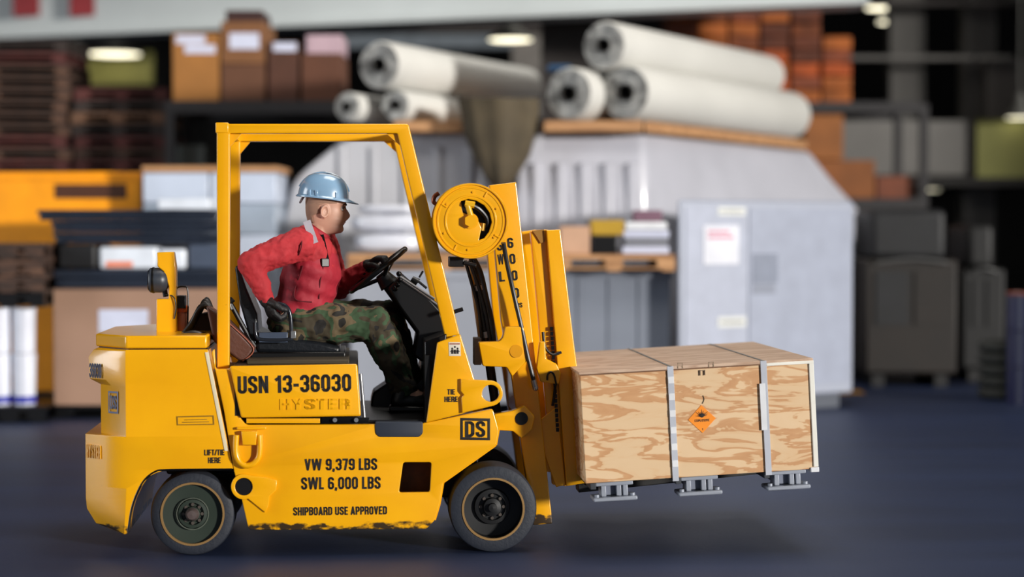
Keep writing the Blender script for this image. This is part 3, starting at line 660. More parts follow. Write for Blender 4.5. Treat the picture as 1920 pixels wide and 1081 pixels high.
for (a, b, ya, yb, c_, lb) in ((1500, 1640, 300, 372, (128, 74, 30), 'wide amber crate behind the top of the covered load'), (1508, 1580, 205, 299, (140, 84, 36), 'brown crate standing on the wide amber crate'), (1584, 1680, 330-4, 372, (110, 60, 36), 'low brown crate right of the wide amber crate'))[:2]:
    carton('wooden_crate', lb, 'crate', a, b, zy(yb, YK)+.003, zy(ya, YK)-.002, YK, .8, mat('crate_' + lb[:6], c_, .7, var=.2, scale=3))
carton('wooden_crate', 'low red-brown crate at right with a pale lid, beside the amber crate', 'crate', 1643, 1712, zk+.003, zy(330, YK), YK, .8, mat('crate_red', (112, 58, 34), .7, var=.2))
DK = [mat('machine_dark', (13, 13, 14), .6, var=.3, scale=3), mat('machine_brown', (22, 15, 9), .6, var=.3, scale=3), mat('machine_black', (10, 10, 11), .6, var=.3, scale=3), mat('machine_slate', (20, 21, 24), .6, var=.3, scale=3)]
YD = 17.6
def machine(label, px0, px1, py0, Y, d, mi, mj):
    x0 = B(px0, 0, Y).x; x1 = B(px1, 0, Y).x; zt = zy(py0, Y)
    t = thing('machine', label, 'machine', ((x0+x1)/2, Y+d/2, 0))
    finish(G().bb((x0, Y, .12), (x1, Y+d, zt*.72)), 'housing', DK[mi], t, bevel=.03)
    finish(G().bb((x0+.06, Y+.05, zt*.72), (x1-.1, Y+d-.05, zt)), 'top_cover', DK[mj], t, bevel=.06, seg=3)
    finish(G().bb((x0+.1, Y-.015, zt*.35), ((x0+x1)/2-.03, Y, zt*.65)), 'panel', DK[mj], t); finish(G().bb(((x0+x1)/2+.03, Y-.015, zt*.35), (x1-.1, Y, zt*.65)), 'panel', DK[mi], t)
    finish(G().tube([(x0+.1, Y-.03, zt*.7), ((x0+x1)/2, Y-.06, zt*.72), (x1-.1, Y-.03, zt*.7)], .015), 'handrail', mat('rail_grey', (80, 80, 80), .5), t)
    for xx in (x0+.08, x1-.2): finish(G().bb((xx, Y+.05, 0), (xx+.12, Y+d-.05, .12)), 'foot', DK[2], t)
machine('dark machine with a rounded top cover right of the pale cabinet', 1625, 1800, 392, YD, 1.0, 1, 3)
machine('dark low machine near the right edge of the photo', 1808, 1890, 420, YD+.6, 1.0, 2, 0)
for k in range(5):
    c = B(1888, 0, 16.3); tag(finish(G().lathe([(.10, 0), (.17, 0), (.2, .03), (.2, .07), (.17, .1), (.10, .1)], (c.x, 16.4, .102*k), 'Z', 32), 'dark_tyre', mat('dark_tyre', (42, 44, 40), .6)), 'small dark tyre, %s in the stack by the blue drum' % ['lowest', 'second from bottom', 'middle', 'second from top', 'topmost'][k], 'tyre', 'small tyres stacked by the blue drum')
c = B(1936, 0, 15.9); z_ = zy(552, 15.9)
t = thing('blue_drum', 'dark blue steel drum cut by the right edge of the photo', 'drum', (c.x, 15.9, 0))
r_ = .19; finish(G().lathe([(.001, 0), (r_, 0), (r_, z_/3), (r_+.01, z_/3+.01), (r_, z_/3+.02), (r_, z_*2/3), (r_+.01, z_*2/3+.01), (r_, z_*2/3+.02), (r_, z_), (.001, z_)], (c.x, 15.9, 0), 'Z'), 'drum_body', mat('drum_blue', (12, 18, 60), .4), t)
finish(G().lathe([(r_-.01, z_), (r_+.008, z_), (r_+.008, z_+.02), (r_-.01, z_+.02)], (c.x, 15.9, 0), 'Z'), 'rim', mat('drum_rim', (120, 52, 34), .5), t)
# ------------------------------------------------------------ the forklift
FK = thing('forklift_truck', 'yellow forklift truck with overhead guard, hose reel and USN 13-36030 on its side', 'forklift', (0, 0, 0), frame='F')
W = 1.05
def fx(px, py=800, ly=0): return F(px, py, ly).x
def fz(py, px=600, ly=0): return F(px, py, ly).z
# counterweight: plan outline with chamfered rear corners, lofted in height
def ring(z, xr, xc, xf, c=.25):
    c = .15; m_ = (xc+xr)/2 - .008
    return [Vector(p) for p in ((xf, 0, z), (xc, 0, z), (m_, c*.45, z), (xr, c, z), (xr, W-c, z), (m_, W-c*.45, z), (xc, W, z), (xf, W, z))]
def lv(py, pr, pc, pf): return ring(fz(py, 300), fx(pr), fx(pc), fx(pf, py))
g = G()
g.loft([lv(1000, 208, 232, 238), lv(988, 170, 232, 239), lv(960, 153, 234, 244), lv(940, 151, 235, 250), lv(915, 151, 236, 262), lv(893, 151, 236, 278), lv(886, 151, 236, 292), lv(880, 151, 236, 312), lv(879.5, 151, 236, 437), lv(846, 151, 236, 430), lv(818, 151, 236, 424),
        lv(817, 181, 236, 424), lv(724, 181, 236, 404), lv(713, 160, 236, 402), lv(672, 158, 236, 393), lv(658, 168, 236, 390), lv(655, 178, 238, 389)])
cw = finish(g, 'counterweight', Y_, FK, bevel=.012, seg=3)
def slab(a, b, px0, pc, px1, py):
    return [Vector(p) for p in ((px1, 0, 0),)]
zt = fz(653, 300); z2 = fz(629, 300)
pl = [(fx(388, 640), .0), (fx(236, 640), .0), (fx(168, 640), .2), (fx(168, 640), W-.2), (fx(236, 640), W), (fx(388, 640), W)]
cap = finish(G().loft([[Vector((x, y, zt)) for x, y in pl], [Vector((x, y, z2)) for x, y in pl]]), 'engine_cover', Y_, FK, bevel=.008)
finish(G().loft([[Vector((x*.98+.005, .01+y*.98, zt-.012)) for x, y in pl], [Vector((x*.98+.005, .01+y*.98, zt+.001)) for x, y in pl]]), 'seal_strip', BLK, cap)
# chamfer lettering: the chamfer runs from (xc-.03,.012) to (xr+.06, .155)
def ch_pt(t, py, xr_px):
    A_ = Vector((fx(236), 0, 0)); b = Vector((fx(xr_px), .15, 0)); a = Vector(((A_.x+b.x)/2-.008, .0675, 0))
    if t < .5: a, b = A_, a
    p = a.lerp(b, (t*2) % 1 if t < 1 else 1); p.z = fz(py, 300)
    n = Vector((-(b-a).y, (b-a).x, 0)).normalized(); n = n if n.y < 0 else -n
    return p, (a-b).normalized(), n
p, u, n = ch_pt(.76, 697, 157); text('36030', p+n*.004, u, (0,0,1), .085, .066, mat('faded_ink', (70, 76, 100), .6), cw)
p, u, n = ch_pt(.40, 755, 179); lc = p+n*.003
text('DS', lc, u, (0,0,1), .042, .06, mat('faded_ink_light', (104, 112, 140), .6), cw)
fr = plate_mesh([(-.032,-.05), (.032,-.05), (.032,.05), (-.032,.05)], [[(-.026,-.042), (.026,-.042), (.026,.042), (-.026,.042)]], .002, .0004)
M = Matrix.Translation(lc) @ Matrix(((u.x, -n.x, 0, 0), (u.y, -n.y, 0, 0), (0, 0, 1, 0), (0,0,0,1)))
finish(G().add(fr, M), 'lettering_frame', MATS['faded_ink_light'], cw)
p, u, n = ch_pt(.76, 850, 151); text('HYSTER', p+n*.002, u, (0,0,1), .10, .06, Y_, cw, 'embossed_lettering', th=.004)
# black edge trim around the rear arch
gt = G().tube([Vector((fx(a, b), .004, fz(b, 300))) for a, b in ((240, 996), (246, 955), (256, 925), (270, 900), (290, 884), (315, 880.5), (435, 880.5))], .006)
finish(gt, 'arch_edge', BLKM, cw)
ftext('LIFT/TIE\nHERE', 402, 855, 38, 26, cw, bold=.05)
dp = plate('data_plate', [(331, 780), (401, 778), (402, 796), (332, 797)], [[(333.5, 782), (399, 780.5), (400, 794), (334, 795)]], -.003, .0, mat('data_plate_line', (140, 104, 10), .5), cw, .0004)
finish(G().add(plate_mesh(FP([(345, 786), (388, 785), (388, 786.5), (345, 787.5)]), [], .002, .0003)).add(plate_mesh(FP([(341, 790.5), (392, 789.5), (392, 791), (341, 792)]), [], .002, .0003)), 'print_line', MATS['data_plate_line'], dp)
# pale glossy edge strip on the counterweight's front edge
plate('edge_strip', [(384, 660), (391, 660), (428, 845), (421, 845)], [], -.0035, .004, mat('pale_edge', (226, 214, 180), .3, coat=.5), cw, .001)
# chassis (dark inner frame) and side sheets
g = G(); g.bb((fx(300), .27, fz(900)), (fx(470), W-.27, fz(700))); g.bb((fx(470), .19, fz(975)), (fx(800), W-.19, fz(800))); g.bb((fx(790), .26, fz(950)), (fx(905), W-.26, fz(800)))
finish(g, 'chassis', BLKM, FK, bevel=.01)
side_pts = [(402, 653), (404, 692), (432, 692), (450, 783), (462, 796), (700, 795), (706, 795), (706, 812), (712, 818), (785, 818), (791, 812), (792, 793), (798, 792), (924, 766), (935, 806), (930, 834), (831, 904), (824, 945), (815, 975), (800, 991), (500, 993), (466, 992), (452, 930), (438, 880), (420, 770), (396, 660)]
hole = [(756, 866), (809, 866), (806, 922), (748, 923)]
sp = plate('side_sheet', side_pts, [hole], 0, .03, Y_, FK, .004, rnd=.012)
plate('side_sheet', side_pts, [hole], W-.03, W, Y_, FK, .004, rnd=.012, ly=0)
# inner fender lip folded under the front edge
gl = G(); L_ = [(935, 806), (930, 834), (831, 904), (824, 945), (815, 975)]
for a, b in zip(L_, L_[1:]):
    pa = F(*a, 0); pb = F(*b, 0); d = (pb-pa).normalized(); nn = Vector((-d.z, 0, d.x))*.006
    gl.loft([[pa+Vector((0,.012,0))-nn, pb+Vector((0,.012,0))-nn, pb+Vector((0,.012,0))+nn, pa+Vector((0,.012,0))+nn], [pa+Vector((0,.2,0))-nn, pb+Vector((0,.2,0))-nn, pb+Vector((0,.2,0))+nn, pa+Vector((0,.2,0))+nn]])
finish(gl, 'fender_lip', Y_, sp)
plate('window_backing', [(742, 860), (815, 860), (812, 930), (742, 930)], [], .15, .17, mat('inner_frame_brown', (110, 62, 14), .5, var=.4, scale=12), FK, .002)
ftext('VW 9,379 LBS', 639.5, 870, 136, 22, sp, bold=.055); ftext('SWL 6,000 LBS', 639.5, 905, 149, 23, sp, bold=.055); ftext('SHIPBOARD USE APPROVED', 638, 957, 176, 15.5, sp, bold=.055)
def frame_px(x0, y0, x1, y1, t, ly, m, par, nm='lettering_frame'):
    return plate(nm, [(x0, y0), (x1, y0+1), (x1, y1), (x0, y1-1)], [[(x0+t, y0+t), (x1-t, y0+t+1), (x1-t, y1-t), (x0+t, y1-t-1)]], ly-.0015, ly, m, par, .0004)
frame_px(863, 783, 919, 825, 5, 0, INK, sp); ftext('DS', 891, 804, 38, 30, sp, bold=.05)
# welded tie-down plate beside the rear wheel, D ring, bolts
tie = plate('tie_down_plate', circ(457, 912, 24, 18, 70, 290) + [(507, 896), (519, 900), (518, 918), (505, 930), (503, 948), (497, 960)], [circ(457, 912, 16.5, 24)], -.012, .004, Y_, FK, .003)
_h = F(457, 912, -.004); finish(G().cyl(_h, _h+Vector((0, .003, 0)), .0405, n=32), 'hole_shade_disc', BLK, tie)  # black disc stands in for the shade inside the hole
dr = thing_pts = [(443, 815), (442, 845), (447, 862), (457, 871), (466, 872), (476, 868), (485, 856), (487, 835), (486, 815)]
ring_o = finish(G().tube([F(x, y, -.02) for x, y in dr], .0135, 12), 'lifting_ring', Y_, FK)
plate('ring_bracket', [(452, 808), (482, 808), (480, 834), (455, 834)], [], -.035, .0, Y_, ring_o, .004)
finish(G().bb(F(444, 805, -.022), F(499, 799, 0)), 'hinge_bar', Y_, ring_o, bevel=.003)
# seat-side panel, sill, step
pan = plate('engine_side_panel', [(430, 686), (670, 682), (677, 780), (452, 783)], [], -.022, .0, Y_, FK, .008, rnd=.012)
ftext('USN 13-36030', 552.5, 719, 213, 33, pan, ly=-.0225, bold=.075, ang=.9)
ftext('HYSTER', 591, 757, 132, 20, pan, ly=-.0222, m=Y_, name='embossed_lettering', th=.004, bold=.03)
finish(G().bb((fx(436), .0, fz(782)), (fx(672), W, fz(684))), 'engine_box', mat('engine_box_black', (24, 22, 20), .5), FK, bevel=.01)
plate('sill_strip', [(462, 784), (600, 784), (600, 793), (462, 793)], [], -.008, .0, Y_, FK, .002)
plate('latch_plate', [(603, 781), (692, 782), (692, 793), (603, 793)], [], -.005, .005, BLKM, FK, .001)
g = G(); [g.cyl(F(x, 787, -.022), F(x, 787, 0), .010) for x in (628, 668)]; finish(g, 'latch_bolt', STEEL, FK)
plate('step', [(703, 790), (793, 790), (793, 812), (786, 819), (711, 819), (704, 812)], [], -.006, .12, DGREY, FK, .004, rnd=.01)
finish(G().bb((fx(672), .03, fz(800)), (fx(812), W-.03, fz(789))), 'cab_floor', BLK, FK)
# cowl sides, firewall, tie-down ears
cowl = [(820, 642), (863, 626), (890, 712), (905, 760), (868, 775), (799, 792)]
cp = plate('cowl_side', cowl, [], -.012, .012, Y_, FK, .005, rnd=.006)
plate('cowl_side', cowl, [], W-.012, W+.012, Y_, FK, .005, rnd=.006, ly=0)
ear = [(864, 710), (880, 711)] + circ(919, 737, 24, 20, -85, 80) + [(867, 774), (865, 745), (870, 740), (864, 733)]
plate('tie_down_ear', ear, [circ(920, 737, 16, 24)], -.03, -.012, Y_, FK, .004)
ftext('TIE\nHERE', 846, 741, 25, 24, cp, ly=-.0125, bold=.05)
dec = plate('safety_decal', [(841, 641), (863, 641), (864, 667), (842, 667)], [], -.014, -.012, mat('decal_white', (214, 206, 190), .5), cp, .0005)
g = G(); [g.sph(F(x, y, -.0145), (.0045, .001, .0045)) for x, y in ((848, 653), (853, 650), (858, 653))]; [g.bb(F(x-2, 663, -.0152), F(x+2, 655, -.0142)) for x in (848, 853, 858)]; g.bb(F(844, 659, -.0152), F(862, 657.5, -.0142)); finish(g, 'decal_pictogram', INK, dec)
finish(G().bb(F(843, 645.5, -.0152), F(862, 643, -.0142)), 'decal_header', mat('decal_red', (150, 80, 60), .5), dec)
a = F(826, 645, 0); b = F(815, 790, 0)
finish(G().loft([[Vector((a.x+.02, .012, a.z)), Vector((a.x+.05, .012, a.z)), Vector((a.x+.05, W-.012, a.z)), Vector((a.x+.02, W-.012, a.z))], [Vector((b.x+.03, .012, b.z)), Vector((b.x+.06, .012, b.z)), Vector((b.x+.06, W-.012, b.z)), Vector((b.x+.03, W-.012, b.z))]]), 'firewall', BLK, FK)
finish(G().bb((fx(797), .02, fz(790)), (fx(806), .10, fz(668))), 'cowl_edge_trim', BLK, FK)
# overhead guard: square tube
gd = thing  # (no separate thing: the guard is one welded part)
g = G(); gy = .12; gt_ = .05
def sq(pa, pb, wpx, ly, d=gt_):
    """square tube whose near face runs between pixel edges"""
    A = FP(pa + pb[::-1], ly); g.prism(A, ly, ly+d)
for ly in (gy, W-gy-gt_):
    P0 = lambda q: FP([q], gy)[0]
    poly = [(407, 690), (430, 690), (431, 250), (745, 250), (835, 632), (862, 627), (767, 236), (764, 232), (406, 232)]
    me = plate_mesh(rounded(FP(poly, gy), .006, 3), [], gt_, .006); g.add(me, Matrix.Translation((0, ly+gt_/2, 0)))
for (x0, x1, y0, y1) in ((408, 430, 234, 249), (742, 764, 234, 249)):
    a = F(x0, y1, gy); b = F(x1, y0, gy); g.bb((a.x, gy+gt_, a.z), (b.x, W-gy-gt_, b.z))
guard = finish(g, 'overhead_guard', Y_, FK, bevel=.004)
finish(G().bb(F(404, 249, gy-.004), F(430, 231, gy+.054)), 'corner_cap', Y_, guard, bevel=.004)
finish(G().bb(F(402, 692, gy-.01), F(434, 688, gy+.06)), 'post_foot', Y_, guard, bevel=.003)
# small gussets in the corners
for ly in (gy+.02, W-gy-.03):
    for tri in ([(431, 250), (452, 250), (431, 275)], [(745, 250), (725, 250), (750, 272)]): finish(G().prism(FP(tri, gy), ly, ly+.008), 'gusset', Y_, guard)
# wheels
def wheel(px, py, R_, ly, wd, rim, name, hubm, flat, hub_r):
    c = F(px, py, ly); c.z = R_ ; c = Vector((c.x, ly, R_))
    t = finish(G().lathe([(rim*1.0, .012), (rim*1.03, .0), (R_*.90, .0), (R_*.97, .008), (R_, .028), (R_, wd-.02), (R_*.95, wd), (rim, wd), (rim, .012)], c, 'Y', 72), 'wheel', RUB, FK)
    finish(G().lathe([(rim+.004, .004), (rim+.004, -.004), (rim-.005, -.004), (rim-.006, .006)], c, 'Y', 72), 'rim_ring', RUST, t)
    dep = .02 if flat else .085
    prof = [(rim, .0), (rim-.004, dep), (hub_r*2.0, dep+.005), (hub_r*1.9, dep-.012), (hub_r*1.5, dep-.014), (hub_r*1.45, dep), (hub_r, dep), (hub_r*.95, dep-.03), (hub_r*.5, dep-.034), (hub_r*.45, dep-.05), (.001, dep-.052)]
    rm = finish(G().lathe(prof, c, 'Y', 72), 'wheel_disc', hubm, t)
    g = G(); 
    for k in range(8):
        a = 2*math.pi*k/8; q = c + Vector((math.cos(a)*hub_r*1.25, dep-.012, math.sin(a)*hub_r*1.25)); g.cyl(q, q+Vector((0, .02, 0)), .008, n=6)
    finish(g, 'wheel_nut', mat('wheel_nut', (92, 84, 78), .4, .4), t)
    if flat: finish(G().lathe([(hub_r*2.15, dep-.008), (hub_r*2.15, dep-.014), (hub_r*2.05, dep-.014), (hub_r*2.05, dep-.008)], c, 'Y', 64), 'hub_ring', mat('hub_ring', (110, 116, 104), .4, .4), t); finish(G().lathe([(.001, dep-.056), (hub_r*.6, dep-.054), (hub_r*.9, dep-.032), (hub_r*.9, dep-.02)], c, 'Y', 32), 'hub_cap', mat('hub_brown', (78, 66, 64), .5), t)
    return t
wheel(361, 967, .190, .035, .19, .140, 'rear', GRN, True, .034)
wheel(925, 960, .201, .0, .20, .140, 'front', mat('wheel_black', (17, 18, 20), .45), False, .042)
wt = [o for o in COL.objects if o.name.startswith('wheel') and o.parent is FK]
for o in wt:
    c = copy_tree(o, FK); c.scale.y = -1; c.location.y += W
finish(G().cyl((fx(361), .2, .19), (fx(361), W-.2, .19), .04).cyl((fx(925), .18, .20), (fx(925), W-.18, .20), .05), 'axle', BLKM, FK)
# rear work light and its bracket
g = G(); g.prism(FP([(293, 560), (316, 560), (316, 536), (306, 508), (295, 499), (294, 473), (326, 472), (330, 500), (331, 627), (293, 627)], .34), .34, .41)
lb = finish(g, 'light_bracket', Y_, FK, bevel=.005)
c = F(298, 525, .375)
lamp = finish(G().lathe([(.001, -.044), (.052, -.044), (.058, -.038), (.058, .012), (.048, .034), (.026, .05), (.001, .052)], c, 'X', 40), 'work_light', mat('lamp_housing', (46, 52, 62), .4), FK)
finish(G().lathe([(.048, -.046), (.047, -.049), (.02, -.052), (.001, -.053)], c, 'X', 40), 'lens', mat('lamp_lens_dark', (30, 32, 40), .1, coat=.5), lamp)
finish(G().lathe([(.06, -.03), (.061, -.026), (.06, -.02)], c, 'X', 40), 'rim', BLK, lamp)
finish(G().cyl(c+Vector((.02, 0, -.02)), F(311, 556, .375), .012).tube([F(311, 552, .36), F(325, 556, .33), F(330, 575, .33), F(327, 597, .335)], .003), 'swivel_mount', BLK, lamp)
# beacon in wire guard, cable tangle
c = F(341, 600, .42)
bc = finish(G().lathe([(.001, -.06), (.026, -.06), (.028, -.05), (.027, .03), (.024, .04)], c, 'Z', 24), 'beacon', mat('beacon_pink', (176, 110, 86), .4), FK)
finish(G().lathe([(.001, .075), (.025, .07), (.029, .04), (.001, .04)], c, 'Z', 24), 'beacon_cap', ORNG, bc)
finish(G().bb(F(331, 578, .38), F(350, 553, .44)), 'ballast_box', BLK, bc, bevel=.004)
finish(G().tube([F(331, 555, .40), F(332, 540, .40), F(345, 537, .40), F(352, 545, .40), F(352, 600, .40), F(351, 624, .40)], .004), 'wire_guard', BLK, bc)
g = G(); random.seed(3)
for k in range(7):
    y0 = 628 - k*3; g.tube([F(340+k*3, 628, .3+.03*k), F(358+k*4, 606-k*6, .3+.03*k), F(372+k*3, 580-k*3, .3+.03*k), F(390+k*2, 572+k*4, .3+.03*k), F(402, 600+k*5, .3+.03*k)], .0095+.002*(k % 3))
g.tube([F(338, 628, .2), F(360, 622, .2), F(385, 626, .22), F(400, 634, .25)], .008)
finish(g, 'cable_bundle', mat('cable_black', (30, 26, 24), .5), FK)
finish(G().prism(FP([(352, 628), (375, 588), (398, 584), (402, 650), (402, 690), (390, 655), (388, 628)], .45), .42, .62), 'engine_block', mat('engine_brown', (58, 36, 26), .6, bump=.5, bscale=40), FK, bevel=.01)
bg = finish(G().prism(FP([(386, 572), (427, 600), (479, 653), (456, 682), (400, 640)], .2), .2, .36), 'brown_case', BRN, FK, bevel=.012, seg=3)
finish(G().tube([F(428, 604, .197), F(475, 652, .197), F(455, 677, .197)], .003), 'piping', mat('bag_edge', (150, 84, 66), .5), bg)
# seat
SEAT = mat('seat_black', (22, 25, 30), .35, bump=.2)
sb = finish(G().prism(FP([(440, 500), (447, 496), (462, 540), (482, 588), (486, 640), (470, 640), (450, 570)], .34), .34, .72), 'seat_back', SEAT, FK, bevel=.015, seg=3)
sc_ = finish(G().prism(FP([(478, 616), (500, 628), (600, 640), (640, 650), (636, 664), (480, 660)], .34), .32, .74), 'seat_cushion', SEAT, FK, bevel=.02, seg=3)
finish(G().bb((F(470, 668, .3).x, .28, F(470, 672, .3).z), (F(648, 668, .3).x, .78, F(470, 660, .3).z)), 'seat_base', BLK, FK, bevel=.006)
finish(G().bb((F(466, 683, .2).x, .06, fz(684)), (F(655, 683, .2).x, .95, F(470, 671, .2).z)), 'deck_mat', mat('deck_mat_olive', (60, 50, 30), .6), FK, bevel=.004)
finish(G().tube([F(478, 604, .27), F(480, 628, .27), F(492, 636, .27), F(540, 636, .27), F(546, 628, .27), F(544, 590, .27), F(536, 574, .27), F(520, 568, .27)], .010, 12), 'hip_rail', mat('rail_black_gloss', (40, 44, 52), .2, .3), FK)
finish(G().bb(F(485, 642, .265), F(540, 622, .285)), 'hip_pad', mat('pad_slate', (64, 74, 92), .3), FK, bevel=.004)
finish(G().bb(F(545, 634, .26), F(555, 620, .275)), 'buckle', STEEL, FK, bevel=.002)
finish(G().tube([F(433, 570, .30), F(455, 610, .30), F(478, 650, .30)], .012).tube([F(437, 560, .3), F(430, 568, .3), F(434, 580, .3)], .014), 'seat_belt_reel', BLK, FK)
# dash, column, steering wheel
finish(G().prism(FP([(727, 540), (753, 515), (800, 552), (826, 580), (841, 628), (812, 640), (804, 672), (793, 680), (775, 666), (782, 622), (747, 574)], .4), .40, .66), 'dash_pod', BLK, FK, bevel=.012)
finish(G().prism(FP([(796, 640), (838, 625), (815, 790), (798, 790)], .1), .1, .94), 'dash_panel', BLK, FK, bevel=.006)
sc0 = F(709, 506, .5); nx = Vector((-.615, 0, .788)).normalized(); q = nx.to_track_quat('Z', 'Y').to_matrix()
rr = .163
sw = finish(G().tube([sc0 + q @ Vector((math.cos(a)*rr, math.sin(a)*rr, 0)) for a in [2*math.pi*k/40 for k in range(40)]], .0135, 12, True), 'steering_wheel', BLKM, FK)
g = G()
for a in (R(20), R(140), R(260)): g.cyl(sc0 + q @ Vector((math.cos(a)*rr, math.sin(a)*rr, 0)), sc0 - nx*.045, .010)
finish(g, 'spoke', BLKM, sw)
finish(G().cyl(sc0 - nx*.09, sc0 - nx*.03, .05, .035).cyl(sc0 - nx*.03, sc0-nx*.02, .03), 'hub', BLK, sw, bevel=.004)
finish(G().cyl(sc0 - nx*.05, F(790, 615, .5), .035), 'steering_column', BLK, FK)
finish(G().tube([F(748, 512, .42), F(780, 540, .42), F(815, 568, .42), F(830, 590, .42), F(838, 625, .42)], .010), 'grab_rod', mat('rod_gloss', (60, 64, 70), .2, .6), FK)
g = G(); g.cyl(F(752, 524, .40), F(822, 572, .40), .005).cyl(F(750, 518, .38), F(815, 560, .38), .005); finish(g, 'control_rod', STEEL, FK)
g = G(); [g.sph(F(x, y, .38), .013) for x, y in ((748, 513), (750, 524), (746, 533), (741, 541))]; finish(g, 'lever_knob', BLKM, FK)
g = G().cyl(F(800, 540, .5), F(783, 526, .5), .006).cyl(F(783, 530, .5), F(772, 522, .5), .022, .014).cyl(F(786, 520, .5), F(793, 508, .5), .005); finish(g, 'shift_lever', BLK, FK)
finish(G().tube([F(846, 586, .3), F(858, 582, .3), F(868, 579, .3)], .010), 'tilt_lever', BLK, FK)
finish(G().cyl(F(676, 700, .05), F(684, 792, .05), .008), 'boarding_rod', STEEL, FK)
finish(G().prism(FP([(700, 735), (745, 705), (785, 690), (800, 655), (812, 655), (808, 790), (694, 790), (696, 750)], .72), .72, .96), 'toe_board', BLK, FK, bevel=.01)
finish(G().prism(FP([(752, 745), (800, 700), (806, 790), (745, 790)], .5), .46, .56), 'pedal', BLKM, FK, bevel=.006)
# mast ----------------------------------------------------------------
def both(name, pts, y0, y1, m, bevel=.004, rnd=.004):
    plate(name, pts, [], y0, y1, m, FK, bevel, rnd=rnd); return plate(name, pts, [], W-y1, W-y0, m, FK, bevel, rnd=rnd, ly=y0)
mpts = [(917, 347), (968, 341), (1001, 650), (1036, 981), (1000, 984), (958, 700), (940, 600)]
m1 = plate('mast_channel', mpts, [], .22, .30, Y_, FK, .005, rnd=.006)
m2 = plate('mast_channel', mpts, [], W-.30, W-.22, Y_, FK, .005, rnd=.006, ly=.22)
def stackt(chars, pts, w_, h_, par, ly):
    for ch, (x, y) in zip(chars, pts): ftext(ch, x, y, w_, h_, par, ly=ly, bold=.04, ang=5)
stackt('SWL', ((937, 460), (939, 486), (941, 518)), 11, 19, m1, .2195)
stackt('6000', ((957, 455), (961, 485), (965, 516), (968, 549)), 11, 19, m1, .2195)
ftext('LBS', 972, 572, 15, 9, m1, ly=.2195, ang=5)
inner = [(995, 434), (1024, 430), (1046, 700), (1062, 911), (1036, 908), (1012, 620)]
i1 = plate('inner_mast_channel', inner, [], .25, .31, Y_, FK, .004, rnd=.004)
plate('inner_mast_channel', inner, [], W-.31, W-.25, Y_, FK, .004, rnd=.004, ly=.25)
carr = [(1024, 431), (1051, 430), (1076, 640), (1092, 760), (1099, 905), (1062, 911), (1048, 720)]
c1 = plate('carriage_side', carr, [], .22, .28, Y_, FK, .005, rnd=.004)
plate('carriage_side', carr, [], W-.28, W-.22, Y_, FK, .005, rnd=.004, ly=.22)
g = G(); g.prism(FP([(998, 432), (1020, 430), (1022, 452), (1014, 456), (1004, 440)], .24), .24, .26); finish(g, 'brown_corner', mat('corner_brown', (150, 104, 30), .5), i1)  # browner patch at the top corner of the inner channel
def tie_bar(name, pts, y0, y1, m=Y_): return finish(G().prism(FP(pts, .25), y0, y1), name, m, FK, bevel=.004)
tie_bar('mast_cross_tie', [(925, 352), (958, 350), (962, 384), (929, 386)], .30, W-.30)
tie_bar('mast_cross_tie', [(962, 690), (1000, 690), (1008, 780), (970, 780)], .30, W-.30)
tie_bar('carriage_bar', [(1050, 702), (1080, 700), (1084, 742), (1054, 744)], .28, W-.28)
tie_bar('carriage_bar', [(1062, 858), (1094, 856), (1098, 900), (1066, 902)], .28, W-.28)
tie_bar('backrest_bar', [(1026, 434), (1049, 432), (1051, 452), (1028, 454)], .28, W-.28)
tie_bar('carriage_web', [(1008, 790), (1044, 760), (1060, 908), (1042, 912), (1020, 850)], .235, .25)
br = plate('tilt_bracket', [(897, 641), (936, 640), (943, 632), (947, 612), (982, 612), (992, 672), (960, 706), (950, 688), (905, 686)], [], .15, .215, Y_, FK, .006, rnd=.01)
finish(G().cyl(F(968, 658, .145), F(968, 658, .16), .030), 'pivot_pin', mat('pin_yellow', (220, 150, 10), .4), br)
br2 = plate('tilt_bracket', [(926, 776), (960, 770), (985, 760), (1003, 780), (998, 805), (978, 822), (962, 808), (930, 806)], [], .15, .215, Y_, FK, .006, rnd=.01)
finish(G().cyl(F(978, 784, .145), F(978, 784, .16), .030), 'pivot_pin', BLK, br2)
finish(G().bb(F(889, 684, .35), F(900, 631, .45)), 'bracket_side', mat('bracket_grey', (120, 118, 116), .5), FK, bevel=.003)
# lift cylinder, hoses, chains
finish(G().cyl(F(897, 532, .40), F(935, 800, .40), .022).cyl(F(884, 478, .40), F(897, 532, .40), .017), 'lift_cylinder', BLK, FK)
finish(G().cyl(F(896, 535, .40), F(898, 544, .40), .026), 'cylinder_collar', STEEL, FK); finish(G().cyl(F(911, 621, .40), F(913, 632, .40), .026), 'cylinder_collar', STEEL, FK)
g = G(); g.tube([F(880, 488, .36), F(888, 510, .36), F(900, 545, .36), F(912, 590, .36), F(920, 640, .36)], .010); g.tube([F(890, 486, .34), F(902, 512, .34), F(913, 560, .34), F(922, 600, .34), F(928, 650, .34)], .011); g.tube([F(872, 488, .38), F(884, 530, .38), F(897, 580, .38), F(905, 650, .38)], .008)
finish(g, 'hydraulic_hose', mat('hose_black', (24, 20, 18), .35), FK)
tie_bar('cylinder_guard', [(886, 500), (894, 500), (920, 640), (905, 640)], .45, .60, mat('guard_brown_yellow', (200, 136, 12), .5))
g = G(); g.tube([F(944, 455, .10), F(950, 490, .13), F(962, 545, .16), F(977, 610, .16), F(990, 670, .15), F(1003, 722, .15)], .0105); hz = finish(g, 'reel_hose', mat('hose_dark', (34, 34, 36), .4), FK)
finish(G().sph(F(1004, 727, .15), .014).cyl(F(1000, 712, .15), F(1004, 727, .15), .013), 'hose_fitting', STEEL, hz)
g = G()
for k in range(22):
    y = 616 + k*9; x = 1034 + (y-616)*.06; g.box(F(x, y, .235), (.014, .012, .018)); 
finish(g, 'lift_chain', BLKM, FK)
